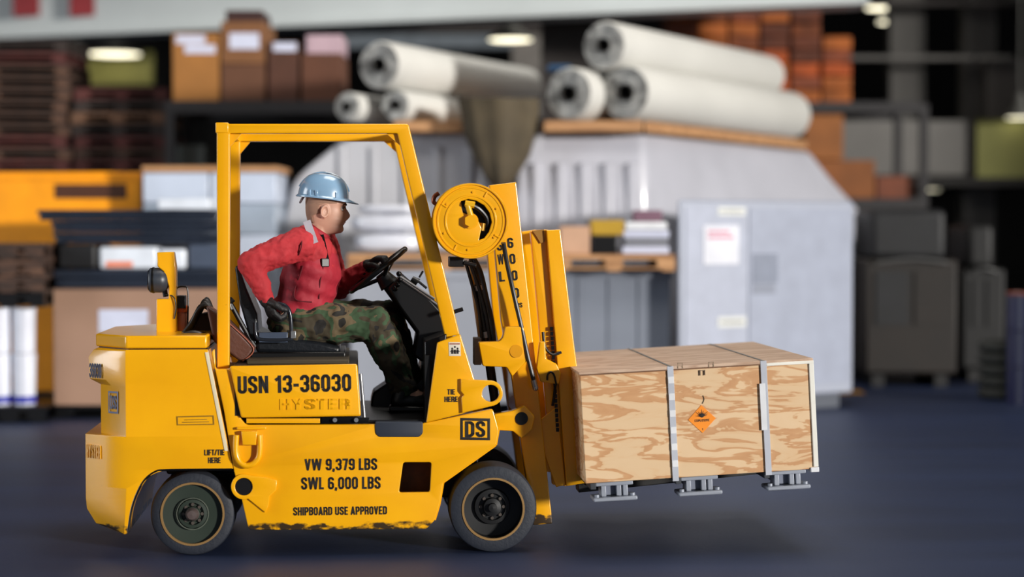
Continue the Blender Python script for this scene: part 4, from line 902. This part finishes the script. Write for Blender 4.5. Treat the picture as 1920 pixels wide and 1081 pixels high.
finish(G().tube([F(1018, 622, .21), F(1022, 650, .20), F(1036, 664, .20), F(1052, 660, .21)], .007).tube([F(1014, 640, .21), F(1022, 690, .19), F(1040, 720, .2), F(1036, 760, .21)], .007).tube([F(1030, 690, .2), F(1044, 700, .19), F(1040, 730, .2)], .006), 'chain_hose', BLK, FK)
plate('roller_bracket', [(1012, 640), (1022, 640), (1024, 672), (1044, 682), (1052, 700), (1048, 720), (1014, 716), (1006, 690)], [], .17, .215, Y_, FK, .005, rnd=.006)
finish(G().tube([F(1026, 712, .165), F(1027, 702, .165), F(1033, 697, .165), F(1039, 703, .165), F(1043, 720, .165)], .0045), 'hook', BLK, FK)
# hose reel -------------------------------------------------------------
rc = F(882, 414, 0); hr = F(953, 414, 0).x - rc.x
cre = [(864, 377), (878, 373), (893, 376), (908, 385), (918, 399), (922, 416), (917, 434), (908, 446), (898, 450), (900, 440), (903, 428), (898, 416), (892, 404), (884, 398), (876, 402), (868, 398)]
rd = plate('hose_reel', circ(882, 414, 71, 72), [cre], -.008, .008, Y_, FK, .004)
g = G()
for r_, h in ((hr-.006, .008), (hr*.87, .003), (hr*.66, .004)):
    g.lathe([(r_+.005, -.008), (r_+.003, -.008-h), (r_-.003, -.008-h), (r_-.005, -.008)], rc, 'Y', 72)
finish(g, 'pressed_ridge', Y_, rd)
for k in range(6):
    a = R(25+60*k); p = rc + Vector((math.cos(a)*hr*.76, 0, math.sin(a)*hr*.76)); finish(G().cyl(p+Vector((0, -.014, 0)), p, .005, n=8), 'reel_bolt', Y_, rd)
for k in range(4):
    a = R(60+90*k); d = Vector((math.cos(a), 0, math.sin(a))); finish(G().cyl(rc+d*hr*.73+Vector((0, -.01, 0)), rc+d*hr*.88+Vector((0, -.01, 0)), .004, n=8), 'pressed_rib', Y_, rd)
finish(G().cyl(rc+Vector((0, .008, 0)), rc+Vector((0, .12, 0)), hr*.8, n=48), 'wound_hose', BLK, rd) if False else None
g = G()
for k in range(5): g.tube([rc+Vector((math.cos(a)*hr*.82, .02+.022*k, math.sin(a)*hr*.82)) for a in [2*math.pi*j/40 for j in range(40)]], .011, 8, True)
finish(g, 'wound_hose', mat('hose_black', (24, 20, 18), .35), rd)
finish(G().cyl(rc+Vector((0, .075, 0)), rc+Vector((0, .11, 0)), hr*.78, n=48), 'hose_drum', BLK, rd)
finish(G().add(plate_mesh([(rc.x+a, rc.z+b) for a, b in circ(0, 0, hr, 60)], [[(rc.x+a, rc.z+b) for a, b in circ(0, 0, hr*.45, 30)]], .012, .004), Matrix.Translation((0, .135, 0))), 'rear_flange', Y_, rd)
finish(G().cyl(rc+Vector((0, -.03, 0)), rc+Vector((0, .2, 0)), .022, n=20).cyl(rc+Vector((0, -.036, 0)), rc+Vector((0, -.03, 0)), .030, n=6).cyl(rc+Vector((0,-.012,0)), rc+Vector((0,0,0)), .036, n=24), 'axle_hub', Y_, rd)
finish(G().cyl(F(883, 404, -.02), F(877, 384, -.02), .013).cyl(F(872, 381, -.02), F(890, 384, -.02), .015, n=6), 'swivel_elbow', mat('elbow_yellow', (226, 172, 20), .35), rd)
finish(G().tube([F(888, 386, -.012), F(900, 393, -.004), F(912, 408, .01), F(914, 425, .02)], .011), 'feed_hose', BLK, rd)
finish(G().cyl(F(905, 418, .01), F(903, 432, .01), .014).cyl(F(908, 425, .01), F(898, 424, .01), .010), 'brass_union', mat('brass', (170, 120, 40), .35, .6), rd)
finish(G().bb((rc.x-.05, .14, rc.z-.05), (rc.x+.14, .22, rc.z+.03)), 'reel_mount', Y_, rd, bevel=.004)
finish(G().tube([F(823, 362, .08), F(815, 368, .08), F(813, 378, .08), F(820, 384, .08)], .010), 'copper_fitting', mat('copper', (130, 66, 36), .4, .5), rd)
finish(G().bb(F(842, 500, .2), F(868, 480, .3)).cyl(F(870, 492, .2), F(893, 498, .2), .01), 'reel_motor', BLK, rd, bevel=.004)
# forks under the crate
TILT = R(4.0); fd = Vector((math.cos(TILT), 0, math.sin(TILT)))
for ly in (.26, W-.38):
    a = F(1094, 905, .3); a = Vector((a.x, ly, a.z-.004)); nz = Vector((-fd.z, 0, fd.x))
    pts = [a - fd*.03 + nz*.30, a + nz*.30, a + nz*.0 + fd*.0, a + fd*.98, a + fd*1.0 - nz*.012, a - nz*.034, a - fd*.03 - nz*.034]
    finish(G().prism([(p.x, p.z) for p in pts], ly, ly+.12), 'fork', mat('fork_black', (28, 27, 26), .5), FK, bevel=.003)
# ------------------------------------------------------------ the crate on the forks
PLY = ramp_mat('plywood', [(.0, (222, 192, 154)), (.44, (218, 186, 146)), (.495, (216, 180, 138)), (.51, (194, 144, 98)), (.58, (202, 154, 108)), (.60, (222, 190, 150)), (1, (226, 196, 160))], 3.2, .6, stretch=(1.0, 1.6, 4.6), distort=.7, detail=4)
PLYT = ramp_mat('plywood_top', [(.0, (206, 178, 156)), (.46, (198, 170, 147)), (.54, (176, 144, 120)), (.64, (202, 174, 150)), (1, (208, 180, 158))], 3.0, .6, stretch=(1.0, 3.5, 4.0), distort=.6)
CL = -.12; CD = 1.27
pA = F(1098.5, 906, CL); pB = F(1532, 878, CL); pC = F(1085, 697, CL)
fd = (pB-pA).normalized(); nz = Vector((-fd.z, 0, fd.x)); cl = (pB-pA).length; chh = (pC-pA).length
CR = thing('wooden_crate', 'tan plywood crate with steel straps and an orange explosives placard, carried on the forks', 'crate', (pA.x, CL+CD/2, pA.z), frame='F')
LAT = Vector((0, 1, 0))
def cbox(name, u0, u1, v0, v1, w0, w1, m, par=CR, bevel=.002):
    g = G(); M = Matrix((( fd.x, 0, nz.x, pA.x), (0, 1, 0, CL), (fd.z, 0, nz.z, pA.z), (0, 0, 0, 1)))
    bmesh.ops.create_cube(g.bm, size=1, matrix=M @ Matrix.Translation(((u0+u1)/2, (w0+w1)/2, (v0+v1)/2)) @ Matrix.Diagonal((u1-u0, w1-w0, v1-v0, 1)))
    return finish(g, name, m, par, bevel=bevel)
def cuv(px, py, ly=CL):
    p = F(px, py, ly) - pA; return p.dot(fd), p.dot(nz)
body = cbox('body', 0, cl, 0, chh-.014, 0, CD, PLY)
lid = cbox('lid', -.006, cl+.004, chh-.013, chh, -.006, CD+.006, PLYT)
cbox('lid_gap_shade', -.0, cl, chh-.018, chh-.0135, -.0065, .0, mat('gap_shadow_wood', (120, 84, 58), .7), lid, 0)  # dark strip painting the shadow line under the lid
STR = mat('steel_strap', (196, 200, 210), .3, .15)
def strap(px_t, px_b, off_t):
    ut = cuv(px_t, 683)[0]; s = cbox('steel_strap', ut-.014, ut+.014, -.012, chh+.002, -.008, -.0065, STR, CR, .0003)
    cbox('strap_run', ut-.006, ut+.006, chh+.0005, chh+.002, -.008, CD+.008, mat('strap_dark', (96, 96, 92), .4, .5), s, 0)
    cbox('strap_run', ut-.014, ut+.014, -.014, -.0122, -.008, CD+.008, STR, s, 0); cbox('strap_run', ut-.014, ut+.014, -.012, chh+.002, CD+.0065, CD+.008, STR, s, 0)
    return ut, s
u1, s1 = strap(1256, 1267, 0); u2, s2 = strap(1431, 1433, 0)
for k in range(6): cbox('seal_clip', u1-.0135, u1+.0135, chh*(.1+.15*k), chh*(.1+.15*k)+.03, -.0105, -.008, mat('white_clip', (222, 224, 228), .4), s1, .001)
cbox('white_tape', u2-.024, u2+.002, chh*.38, chh*.80, -.0105, -.008, MATS['white_clip'], s2, .001)
EDG = mat('edge_strip_white', (232, 230, 220), .5)
cbox('corner_strip', cl-.016, cl+.006, .01, chh-.014, -.0075, .012, EDG); cbox('corner_strip', cuv(1436, 676)[0], cl+.006, chh-.024, chh-.010, -.0085, .006, EDG)
cbox('corner_foot', cl-.03, cl+.008, -.014, .008, -.008, .05, mat('white_clip', (222, 224, 228), .4))
# placard
pu, pv = cuv(1316, 785); PT = Matrix((( fd.x, nz.x, 0), (0, 0, -1), (fd.z, nz.z, 0)))
def onface(u, v, w=-.0015): return pA + fd*u + nz*v + Vector((0, w, 0))
g = G(); h_ = .0635
g.loft([[onface(pu+a*h_, pv+b*h_, w_) for a, b in ((-1, 0), (0, -1), (1, 0), (0, 1))] for w_ in (-.0025, -.0001)])
pc = finish(g, 'orange_placard', mat('placard_orange', (240, 140, 24), .5), CR)
text('EXPLOSIVE', onface(pu, pv-.006, -.0026), fd, nz, .068, .011, INK, pc, th=.0006, bold=.02)
text('1', onface(pu, pv-.046, -.0026), fd, nz, .005, .009, INK, pc, th=.0006)
g = G(); random.seed(5)
for k in range(11):
    a = R(8+16.4*k); r0, r1 = .006, .020+.012*((k*7) % 3)/2; p0 = onface(pu+math.cos(a)*r0, pv+.012+math.sin(a)*r0, -.003); p1 = onface(pu+math.cos(a)*r1*1.15, pv+.012+math.sin(a)*r1, -.003); g.cyl(p0, p1, .0022, .0006, 6)
g.sph(onface(pu, pv+.014, -.0028), (.009, .0008, .007)); finish(g, 'burst_pictogram', INK, pc)
# knot, staples and seam
g = G(); g.tube([onface(cuv(x, y)[0], cuv(x, y)[1], -.0012) for x, y in ((1318, 741), (1320, 748), (1317, 756))], .0022, 6); finish(g, 'wood_split', mat('split_dark', (84, 70, 50), .7), body)
g = G()
for (x, y) in ((1275, 685), (1333, 683), (1317, 698)):
    u, v = cuv(x, y)
    for (a, b, c_, d_) in ((-.012, -.012, -.009, .012), (.009, -.012, .012, .012), (-.012, .009, .012, .012)): 
        g.loft([[onface(u+a, v+b, w_), onface(u+c_, v+b, w_), onface(u+c_, v+d_, w_), onface(u+a, v+d_, w_)] for w_ in (-.0085, -.0001)])
finish(g, 'staple', mat('staple_grey', (150, 130, 108), .5), body)
# cast skid feet and their runners
SK = mat('skid_grey', (150, 156, 168), .45, .2)
for px in (1152, 1312, 1478):
    u, v = cuv(px, 900)
    sk = cbox('skid_runner', u-.02, u+.02, -.082, -.066, -.0, CD-.02, mat('runner_dark', (52, 56, 62), .5))
    cbox('runner_rail', u-.11, u-.085, -.03, -.001, 0, CD, mat('runner_dark', (52, 56, 62), .5), sk)
    for w0 in (-.005, CD-.12):
        cbox('top_plate', u-.085, u+.085, -.018, -.001, w0+.01, w0+.12, SK, sk, .003)
        for du in (-.05, .02, .05) if w0 < 1 else (-.05, .05): cbox('upright', u+du-.012, u+du+.012, -.068, -.015, w0+.02, w0+.11, SK, sk, .004)
        cbox('upright', u-.045, u+.045, -.066, -.016, w0+.045, w0+.09, mat('skid_web', (118, 124, 140), .5, .2), sk, .004)
        cbox('foot_plate', u-.10, u+.10, -.086, -.068, w0-.01, w0+.13, SK, sk, .005)
        g = G()
        for du in (-.082, .082): p = pA + fd*(u+du) - nz*.068 + Vector((0, w0+.02, 0)); g.cyl(p, p+nz*.012, .011, n=12)
        finish(g, 'bolt', SK, sk)
# ------------------------------------------------------------ the driver
SKIN = mat('skin', (196, 150, 128), .5, var=.05, scale=8); HAIR = mat('short_hair', (150, 116, 96), .8)
LY = .50
def J(px, py, ly): return F(px, py, ly)
pel = J(552, 598, .50); bel = J(572, 560, .50); che = J(586, 505, .50); nek = J(592, 440, .50); 
nsh = J(562, 458, .33); nel = J(470, 492, .25); nwr = J(497, 556, .27)
fsh = J(606, 462, .68); fel = J(632, 540, .74); fwr = J(684, 503, .64)
nhp = J(560, 606, .41); nkn = J(706, 606, .37); nan = J(757, 728, .40)
fhp = J(562, 600, .60); fkn = J(724, 592, .66); fan = J(772, 726, .64)
ntoe = J(800, 752, .40); ftoe = J(815, 745, .64)
def hand(g, wr, fwd, nrm, thumb_side, s=1., fat=0., curl=55):
    """palm and five bent fingers; nrm = palm normal (side the fingers close toward)"""
    fwd = Vector(fwd).normalized(); nrm = (Vector(nrm) - fwd*Vector(nrm).dot(fwd)).normalized(); sd_ = fwd.cross(nrm)*thumb_side
    q = Matrix((sd_, fwd, nrm)).transposed()
    g.chain([wr, wr+fwd*.03*s], [.027*s+fat, .026*s+fat])
    g.sph(wr+fwd*.055*s, (.040*s+fat, .048*s+fat, .016*s+fat), q); g.sph(wr+fwd*.07*s, (.041*s+fat, .03*s+fat, .014*s+fat), q)
    L = [.072, .080, .075, .060]
    for k in range(4):
        b = wr + fwd*(.094 - .004*abs(k-1))*s + sd_*(.030 - .020*k)*s; P = [b - fwd*.02*s, b]; a = 0; d = fwd
        for j, fr_ in enumerate((.45, .32, .23)):
            a += R(curl*(.6, 1.1, .8)[j]); d = fwd*math.cos(a) + nrm*math.sin(a); P.append(P[-1] + d*L[k]*fr_*s)
        g.chain(P, [.0105*s+fat, .0105*s+fat, .0098*s+fat, .009*s+fat, .0078*s+fat], 10)
    b = wr + fwd*.03*s + sd_*.028*s; P = [b]; d = (fwd*.6 + sd_*.75 + nrm*.25).normalized(); P.append(P[-1]+d*.035*s); d = (fwd*.85 + sd_*.25 + nrm*.5).normalized(); P.append(P[-1]+d*.03*s); P.append(P[-1]+(d+nrm*.5).normalized()*.024*s)
    g.chain(P, [.014*s+fat, .0125*s+fat, .011*s+fat, .009*s+fat], 10)
def torso(g, k=0.):
    up = (che-pel).normalized(); q = up.to_track_quat('Z', 'Y').to_matrix()
    for c, r in ((pel, (.17, .115, .10)), (pel.lerp(bel, .7), (.155, .105, .10)), (bel.lerp(che, .45), (.165, .112, .11)), (che, (.185, .120, .12)), (che.lerp(nek, .45), (.185, .105, .10)), (nek-Vector((.005, 0, .035)), (.11, .075, .05))):
        # local z = spine, x/y = lateral/depth
        lat = Vector((0, 1, 0)); dep = lat.cross(up).normalized(); Q = Matrix((lat, dep, up)).transposed()
        g.sph(c, (r[0]+k, r[1]+k, r[2]+k), Q, 24, 14)
def arms(g, k=0., w0=0.):
    for sh, el, wr in ((nsh, nel, nwr), (fsh, fel, fwr)):
        g.chain([sh.lerp(nek, .35), sh, sh.lerp(el, .4), el, el.lerp(wr, .35), wr], [.070+k*.6, .066+k, .054+k, .046+k, .045+k, .030+k*.75])
def legs(g, k=0.):
    for hp, kn, an in ((nhp, nkn, nan), (fhp, fkn, fan)):
        g.chain([hp, hp.lerp(kn, .5), kn, kn.lerp(an, .35), an], [.098+k, .082+k, .060+k, .058+k, .042+k])
# head: horizontal sections, profile from the photo (driver looks along +x)
HS = .0
hc = J(612, 392, .50)
tiltq = Matrix.Rotation(R(4), 3, 'Y')
prof_ = [ # z rel centre, front x, back x, half width
 (-.118, .040, -.052, .045), (-.108, .078, -.060, .050), (-.098, .088, -.066, .054), (-.085, .089, -.072, .058), (-.072, .083, -.080, .062), (-.062, .091, -.084, .064), (-.055, .087, -.086, .066), (-.048, .092, -.088, .067), (-.036, .088, -.092, .069), (-.022, .088, -.095, .071), (-.008, .088, -.097, .072), (.006, .084, -.098, .073), (.018, .086, -.099, .074), (.030, .092, -.100, .075), (.045, .091, -.100, .076), (.065, .086, -.098, .076), (.085, .074, -.090, .070), (.102, .052, -.072, .055), (.114, .020, -.040, .030), (.117, .001, -.012, .008)]
def head(g):
    rings = []; n = 40
    for z, f, b, w_ in prof_:
        ring = []
        for k in range(n):
            a = 2*math.pi*k/n; c, s_ = math.cos(a), math.sin(a)
            ex = .82; x = (f+b)/2 + math.copysign(abs(c)**ex, c)*(f-b)/2; y = math.copysign(abs(s_)**ex, s_)*w_
            if c > 0 and abs(y) < .03:   # nose
                ns = {-.048: .006, -.036: .024, -.022: .030, -.008: .022, .006: .014, .018: .006}.get(z, 0); x += ns*math.exp(-(y/.0105)**2)
                li = {-.062: .004, -.048: .003, -.072: .0}.get(z, 0); x += li*math.exp(-(y/.02)**2)
            if c > 0 and z in (.006, .018): x -= .010*math.exp(-((abs(y)-.032)/.012)**2)
            if c > 0 and z > .02 and z < .04: x += .004*math.exp(-((abs(y)-.03)/.016)**2)
            p = tiltq @ Vector((x, y, z)); ring.append(hc + p)
        rings.append(ring)
    g.loft(rings)
    for s_ in (-1, 1):   # ears
        e = hc + tiltq @ Vector((-.008, s_*.074, -.012)); q = Matrix.Rotation(s_*R(-18), 3, 'Z') @ Matrix.Rotation(R(8), 3, 'Y')
        g.lathe([(.012, s_*.0), (.022, s_*.002), (.0265, s_*.009), (.022, s_*.012), (.013, s_*.005)], e, 'Y', 20, q @ Matrix.Diagonal((.82, 1, 1.25)))
        g.sph(e+Vector((.0, s_*-.002, -.008)), (.012, .008, .026), q)
g = G(); torso(g, -.012); arms(g, -.012); legs(g, -.014)
g.chain([nek-Vector((.03, 0, .05)), nek+Vector((.012, 0, .02)), hc+Vector((-.022, 0, -.06))], [.07, .060, .058])
head(g)
nf = (J(520, 612, .27)-nwr); hand(g, nwr, nf, (.55, .25, -.1), 1, .95)
ff = (J(712, 482, .60)-fwr); hand(g, fwr, ff, (.25, 0, -1), -1, .95)
for an, toe in ((nan, ntoe), (fan, ftoe)): g.chain([an, an.lerp(toe, .5)-Vector((0, 0, .01)), toe], [.040, .038, .034])
person = finish(g, 'person', SKIN, None, remesh=.0042, smoothit=3)
pbase = Vector((pel.x, .50, pel.z-.12)); BASE[person.name] = pbase
person.data.transform(Matrix.Translation(-pbase)); person.location = O + RZ @ pbase; person.rotation_euler = (0, 0, TH)
tag(person, 'person in a red shirt, camouflage trousers and light blue hard hat driving the yellow forklift', 'person')
def cloth(g, name, m, **k):
    o = finish(g, name, m, person, **k); o.location = -pbase; return o
SHIRT = mat('red_shirt', (172, 38, 46), .8, var=.12, scale=9, bump=.5, bscale=22, stretch=(1, 1, .6)); VEST = mat('red_vest', (156, 26, 44), .7, var=.12, scale=7, bump=.3, bscale=18)
g = G(); torso(g, .006)
for sh, el, wr in ((nsh, nel, nwr), (fsh, fel, fwr)):
    g.chain([sh.lerp(nek, .35), sh, sh.lerp(el, .4), el, el.lerp(wr, .35), wr], [.078, .080, .072, .060, .056, .040])
cloth(g, 'shirt', SHIRT, remesh=.007, smoothit=6, disp=[('fold', .045, .022), ('fine', .018, .006)])
# vest: padded panels over the torso, ends at the waist, collar at the neck
g = G(); up = (che-pel).normalized(); lat = Vector((0, 1, 0)); dep = lat.cross(up).normalized(); Q = Matrix((lat, dep, up)).transposed()
for c, r in ((pel.lerp(bel, .35), (.192, .138, .06)), (bel, (.192, .138, .08)), (bel.lerp(che, .5), (.198, .144, .09)), (che, (.204, .148, .09)), (che.lerp(nek, .35), (.182, .130, .09)), (che.lerp(nek, .66), (.150, .112, .062))):
    g.sph(c, r, Q, 24, 14)
cloth(g, 'vest', VEST, remesh=.008, smoothit=28, disp=[('vfold', .06, .014)])
g = G().tube([nek + Vector((.045*math.cos(a)+.012, .075*math.sin(a), .012-.03*math.cos(a)))  for a in [2*math.pi*k/24 for k in range(24)]], .017, 10, True); cloth(g, 'collar', VEST)
# reflective strip over the near shoulder and vest details
from mathutils.bvhtree import BVHTree
def onsurf(px, py, off=.003):
    best = None; o = RZI @ (Vector((0, 0, CH)) - O) - pbase; d = RZI @ ray(px, py)
    for c in person.children:
        if c.name.split('.')[0] in ('shirt', 'vest', 'collar'):
            h = BVHTree.FromPolygons([v.co for v in c.data.vertices], [p.vertices[:] for p in c.data.polygons]).ray_cast(o + pbase, d)
            if h[0] is not None and (best is None or h[3] < best[1]): best = (h[0], h[3])
    return (best[0] - d*off) if best else J(px, py, .30)
def strip_on(name, pts, m, wd, ly, th=.004):
    A = [onsurf(x, y, .009) for x, y, l in pts]
    for _ in range(4): A = [A[0]] + [(A[i-1]+A[i]*2+A[i+1])/4 for i in range(1, len(A)-1)] + [A[-1]]; g = G(); rings = []
    for i, p in enumerate(A):
        t = (A[min(i+1, len(A)-1)]-A[max(i-1, 0)]).normalized(); s_ = t.cross(Vector((0, 1, .15))).normalized()*wd/2; n = Vector((0, -1, .1))*th
        rings.append([p-s_, p+s_, p+s_+n, p-s_+n])
    g.loft(rings); return cloth(g, name, m)
strip_on('reflective_strip', [(575, 414, 0), (578, 423, 0), (582, 434, 0), (586, 445, 0), (590, 456, 0)], mat('reflective_grey', (186, 182, 192), .4), .036, .3)
SEAM = mat('dark_seam', (96, 14, 26), .8)
def seam(pts, r=.003, m=SEAM): return cloth(G().tube([onsurf(p[0], p[1], .004) for p in pts], r, 6), 'seam', m)
seam([(564, 424, .30), (566, 455, .268), (560, 478, .262)])
seam([(568, 498, .300), (561, 520, .302), (552, 545, .305), (556, 562, .306), (585, 566, .312)])
_c = onsurf(609, 492, .004); cloth(G().box(_c, (.04, .022, .04), Matrix.Rotation(R(20), 3, 'Z')), 'vest_light', BLK, bevel=.004)
strip_on('webbing', [(603, 440, 0), (607, 455, 0), (611, 470, 0), (613, 486, 0)], BLK, .020, .3)
seam([(606, 500, .335), (600, 530, .325), (598, 560, .33)], .003)
# camouflage trousers
CAMO = ramp_mat('camouflage', [(0, (26, 24, 22)), (.40, (58, 50, 34)), (.49, (52, 74, 48)), (.57, (98, 84, 60)), (.64, (34, 32, 28)), (.72, (60, 84, 56))], 5.5, .85, distort=.9, const=True, detail=2, stretch=(1, 1, 1.2))
g = G()
for hp, kn, an in ((nhp, nkn, nan), (fhp, fkn, fan)):
    g.chain([hp, hp.lerp(kn, .3), hp.lerp(kn, .7), kn, kn.lerp(an, .35), kn.lerp(an, .75), an], [.112, .100, .088, .082, .084, .068, .062])
g.sph(pel-Vector((0, 0, .02)), (.13, .185, .10))
cloth(g, 'trousers', CAMO, remesh=.008, smoothit=5, disp=[('tfold', .07, .034), ('tfine', .025, .010)])
GLV = mat('black_glove', (20, 20, 23), .6, bump=.4, bscale=80)
for wr, f_, n_, ts in ((nwr, nf, (.55, .25, -.1), 1), (fwr, ff, (.25, 0, -1), -1)):
    g = G(); hand(g, wr, f_, n_, ts, 1.0, .0035); d = (Vector(f_)).normalized(); g.chain([wr-d*.012, wr+d*.02], [.037, .034])
    cloth(g, 'glove', GLV, remesh=.0032, smoothit=1)
BOOT = mat('boot_black', (18, 17, 17), .4)
for an, toe in ((nan, ntoe), (fan, ftoe)):
    g = G(); h = an + Vector((-.02, 0, -.055)); tz = Vector((toe.x, toe.y, h.z-.005))
    g.chain([an+Vector((-.01, 0, .06)), an, h], [.056, .052, .046]); g.chain([h, h.lerp(tz, .5), tz], [.046, .046, .040]); cloth(g, 'boot', BOOT, remesh=.006, smoothit=3)
    zz = h.z-.052; P = [(h.x-.05, zz), (tz.x+.045, zz), (tz.x+.045, zz+.02), (h.x-.05, zz+.03)]; cloth(G().prism(P, an.y-.048, an.y+.048), 'boot_sole', BLK, bevel=.008)
# hair, brows, eyes
g = G(); rings = []
for z, f, b, w_ in prof_:
    if z < -.075: continue
    am_ = 128 if z < -.03 else 102 if z < .02 else 62
    n = 28; ring = []
    for k in range(n+1):
        a = R(am_) + (2*math.pi-2*R(am_))*k/n
        c, s_ = math.cos(a), math.sin(a); x = (f+b)/2 + math.copysign(abs(c)**.82, c)*((f-b)/2+.0025); y = math.copysign(abs(s_)**.82, s_)*(w_+.0025)
        ring.append(hc + tiltq @ Vector((x, y, z)))
    rings.append(ring)
V = [[g.bm.verts.new(p) for p in r] for r in rings]
for a, b in zip(V, V[1:]):
    for k in range(len(a)-1): g.bm.faces.new((a[k], a[k+1], b[k+1], b[k]))
hair = cloth(g, 'hair', HAIR); sm = hair.modifiers.new('s', 'SOLIDIFY'); sm.thickness = .002
for s_ in (-1, 1):
    e = hc + tiltq @ Vector((.0725, s_*.032, .008)); ey = cloth(G().sph(e, .0115, None, 20, 12), 'eye', mat('eye_white', (214, 206, 200), .2))
    o = finish(G().sph(e + Vector((.0068, s_*.0058, 0)), (.0045, .0052, .0056)), 'iris', mat('iris_dark', (36, 26, 22), .2), ey)
    cloth(G().tube([hc + tiltq @ Vector(p) for p in ((.093, s_*.014, .026), (.091, s_*.030, .031), (.080, s_*.046, .026))], .0035, 8), 'eyebrow', mat('brow', (48, 34, 28), .8))
    cloth(G().tube([hc + tiltq @ Vector(p) for p in ((.086, s_*.018, .012), (.0860, s_*.031, .0165), (.075, s_*.044, .010))], .0032, 8), 'upper_eyelid', mat('lid_shade', (96, 62, 52), .6))  # lid coloured darker than the skin to paint the eye socket's shade
cloth(G().tube([hc + tiltq @ Vector(p) for p in ((.074, -.026, -.0565), (.089, -.012, -.055), (.0935, 0, -.0545), (.089, .012, -.055), (.074, .026, -.0565))], .0034, 8), 'lips', mat('lip', (164, 104, 94), .5))
# hard hat: dome, brim with peak, ridge, accessory slots, nape strap
HAT = mat('hard_hat_blue', (126, 160, 190), .25, coat=.7, var=.04, scale=3)
htc = J(607, 371, .50); hq = Matrix.Rotation(R(6), 3, 'Y')
rings = []; n = 48
for k in range(12):
    t = k/11; zz = .118*math.sin(t*math.pi/2); s_ = math.cos(t*math.pi/2)**.62 if k < 11 else .02
    rings.append([htc + hq @ Vector((-.002+math.cos(a)*.122*s_, math.sin(a)*.100*s_, zz)) for a in [2*math.pi*j/n for j in range(n)]])
hat = cloth(G().loft(rings), 'hard_hat', HAT)
g = G(); rr_ = []
for (off, zz) in ((0, .008), (1, .000), (1, -.005), (0, -.002)):
    r_ = []
    for j in range(n):
        a = 2*math.pi*j/n; pk = max(0, math.cos(a))**2.2; ex = (.010 + .040*pk)*off; r_.append(htc + hq @ Vector((-.002+math.cos(a)*(.1215+ex), math.sin(a)*(.0995+ex*.8), zz - .010*pk*off)))
    rr_.append(r_)
g.loft(rr_, cap=False); o = finish(g, 'brim', HAT, hat)
finish(G().tube([htc + hq @ Vector((-.002+.123*math.cos(a), 0, .119*math.sin(a))) for a in [R(20+140*k/14) for k in range(15)]], .008, 8), 'crown_ridge', HAT, hat)
g = G(); 
for ax in (-105, -122, -60): 
    a = R(ax); p = htc + hq @ Vector((-.002+math.cos(a)*.123, math.sin(a)*.101, .018)); g.box(p, (.012, .008, .028), Matrix.Rotation(a+R(90), 3, 'Z'))
finish(g, 'accessory_slot', HAT, hat, bevel=.002)
finish(G().tube([htc+hq @ Vector(p) for p in ((-.095, -.055, .0), (-.108, -.03, -.03), (-.108, .03, -.03), (-.095, .055, .0))], .0045, 8), 'nape_strap', mat('strap_grey', (110, 104, 110), .6), hat)
